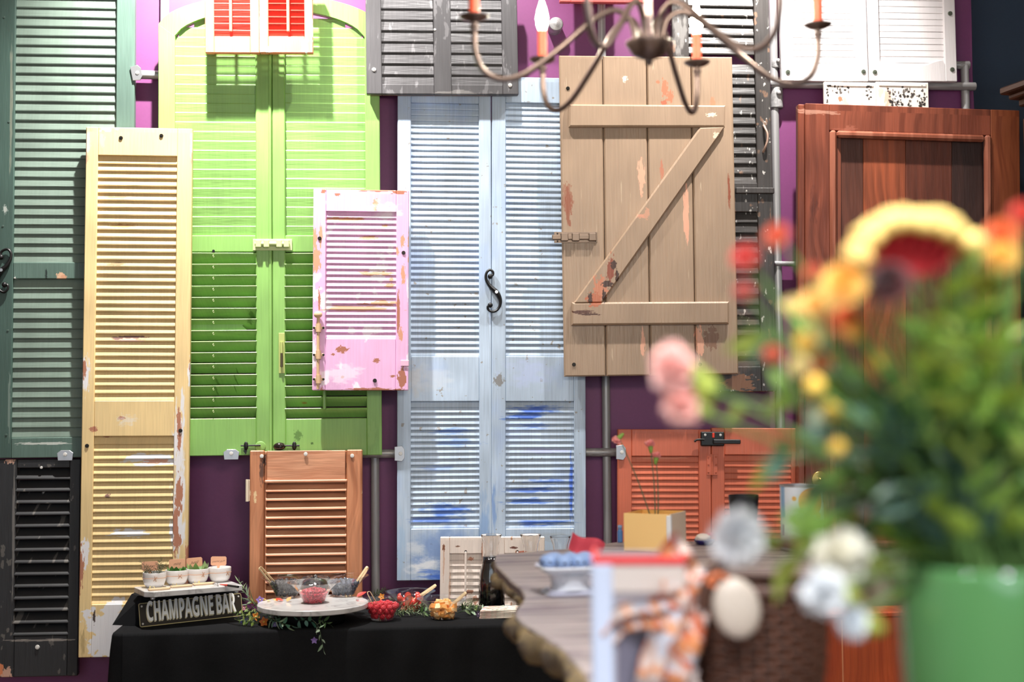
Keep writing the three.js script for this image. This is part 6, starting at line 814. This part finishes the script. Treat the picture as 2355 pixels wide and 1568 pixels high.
  mum('broad golden yellow flower highest on the bouquet flank', 1942, 660, 122, 1.17, [240, 176, 70], [244, 196, 96], 4); mum('golden flower tucked beneath the broad yellow one', 1872, 706, 88, 1.2, [236, 188, 96], [240, 204, 120], 4); mum('rust orange flower between yellow blooms', 1952, 740, 92, 1.2, [208, 92, 40], [220, 110, 50], 4); mum('pale lemon bud beside the galvanised pipe', 1822, 706, 54, 1.24, [232, 216, 140], [226, 206, 130], 3); mum('yellow flower beside green leaves near the shutter edge', 1858, 792, 70, 1.22, [232, 190, 80], [226, 196, 90], 4); mum('small ochre flower inside the leaves', 1960, 768, 50, 1.18, [214, 160, 50], [196, 150, 50], 3); mum('mint-tinted small flower inside the leaves', 1886, 768, 52, 1.2, [214, 206, 130], [206, 200, 140], 3); mum('orange-red flower at the side of the upright pipe', 1776, 818, 56, 1.28, [200, 84, 44], [190, 80, 50], 3); mum('burnt orange flower behind the lemon bud', 1890, 838, 70, 1.26, [180, 84, 34], [188, 94, 40], 3);
  mum('cream trumpet flower pointing down to the door', 1838, 846, 66, 1.2, [228, 208, 140], [222, 204, 140], 3, 0.3); ball('round yellow button below the trumpet flower', 1874, 886, 40, 1.18, [238, 196, 84]); ball('round ochre button among dark leaves', 2012, 832, 40, 1.2, [196, 160, 50]); ball('round yellow button low among teal leaves', 1926, 1028, 36, 1.2, [206, 166, 64]); ball('round yellow button beside a pale bud', 1912, 944, 40, 1.2, [196, 166, 60]); ball('pale grey-green bud by the brown door', 1880, 960, 42, 1.22, [190, 200, 170]);
  mum('orange flower at the rim of the frame beside the cockscomb', 2304, 546, 92, 1.22, [222, 96, 40], [230, 120, 60], 4); mum('yellow flower below the orange one at the rim of the frame', 2302, 596, 92, 1.2, [232, 186, 80], [228, 180, 80], 4); mum('red flower cut by the edge of the frame', 2352, 494, 70, 1.25, [206, 60, 44], [220, 76, 54], 4); mum('lime green bloom just below the yellow crest', 2220, 585, 96, 1.22, [166, 186, 90], [158, 180, 84], 4); mum('lime bloom beneath the yellow flower at the rim', 2270, 660, 84, 1.22, [170, 164, 60], [160, 170, 60], 4);
  ruffled('upper lobe of pink carnation reaching out over the plank door', 1548, 848, 118, 140, 1.32, [250, 206, 198], 0.1); ruffled('lower pink carnation reaching out over the plank door', 1568, 930, 100, 116, 1.32, [250, 202, 192], 0.3);
  ruffled('white flower resting over the basket handle', 1702, 1236, 150, 150, 1.4, [250, 250, 252]); ruffled('cream white flower beside the vase, uppermost of three', 1936, 1282, 150, 150, 1.25, [246, 242, 228]); ruffled('white flower beside the vase, nearest the basket', 1895, 1362, 120, 120, 1.22, [236, 238, 240]); ruffled('drooping white flower over the rust orange panel', 1962, 1430, 80, 90, 1.22, [232, 236, 240]); ruffled('peach cream flower next to the vase rim', 1996, 1356, 110, 110, 1.27, [232, 218, 190]); ruffled('tiny white flower by the wicker basket', 1852, 1266, 44, 60, 1.4, [240, 230, 226]);
  ball('olive green carnation calyx beside the pink flower', 1624, 892, 58, 1.32, [150, 160, 62]);
  // leaves
  const blade = leafGeo(0.06, 0.02, 0.012, 0.3, 5), broad = leafGeo(0.05, 0.028, 0.008, 0.25, 5), thin = leafGeo(0.07, 0.012, 0.016, 0.3, 5);
  const sets = { lime: ['lime green leafy sprig in the bouquet', [[150, 178, 60], [122, 160, 52], [166, 182, 84]], blade], mid: ['mid green leafy sprig in the bouquet', [[82, 124, 40], [60, 104, 34], [100, 136, 46]], blade], dark: ['dark green leafy sprig in the bouquet', [[36, 56, 28], [28, 42, 26], [48, 72, 30]], broad], teal: ['blue-green leafy sprig in the bouquet', [[66, 104, 86], [50, 86, 66], [88, 124, 102]], broad], olive: ['olive green leafy sprig in the bouquet', [[112, 118, 40], [90, 100, 36], [130, 132, 54]], thin] };
  const S = (kind, px, py, d, n = 8) => { const [lab, cols, geo] = sets[kind], e = atD(px, py, d), b = mouth.clone().add(V(rr(-0.05, 0.05), 0, rr(-0.05, 0.05))), m = b.clone().lerp(e, 0.5).add(V((e.x - b.x) * -0.12, 0.05, rr(-0.02, 0.02))); sprig('leafy_sprig', lab, 'greenery', [b, m, e], 0.0026, geo, cols.map(LM), n, 'leafy sprigs of the bouquet', 0.75, stemM); };
  // dense heart of the bouquet
  for (let i = 0; i < 34; i++) S('dark', rr(1990, 2420), rr(720, 1220), rr(1.3, 1.5), 9);
  for (let i = 0; i < 26; i++) S(['mid', 'olive', 'mid', 'lime'][i % 4], rr(2060, 2420), rr(600, 900), rr(1.16, 1.36), 8);
  for (let i = 0; i < 12; i++) S(['mid', 'olive'][i % 2], rr(2100, 2400), rr(880, 1120), rr(1.14, 1.3), 7);
  for (const [x, y] of [[2150, 640], [2190, 700], [2100, 760], [2230, 760], [2080, 820], [2160, 860], [2140, 940]]) S('lime', x, y, 1.14, 7);
  for (const [x, y] of [[1965, 880], [1985, 960], [2010, 1040], [1950, 1000], [2075, 1120], [2090, 1160], [1930, 860], [1900, 990]]) S('teal', x, y, 1.2, 8);
  for (const [x, y] of [[1780, 890], [1735, 750], [1700, 745], [1660, 915], [1790, 900]]) S('lime', x, y, 1.32, 6);
  for (const [x, y] of [[1782, 1010], [1770, 1040], [1745, 770]]) S('teal', x, y, 1.3, 6);
  for (const [x, y] of [[1735, 1060], [1800, 1290], [1770, 1300], [1860, 1190], [1820, 1240], [2030, 1280], [2050, 1330], [2060, 1400]]) S('lime', x, y, 1.34, 6);
  for (const [x, y] of [[1900, 1110], [1920, 1180], [1960, 1140], [1990, 1210], [2030, 1180], [1880, 1150], [1950, 1080]]) S(['mid', 'dark', 'mid'][Math.floor(x) % 3], x, y, 1.28, 9);
}

renderer.render(scene, camera);
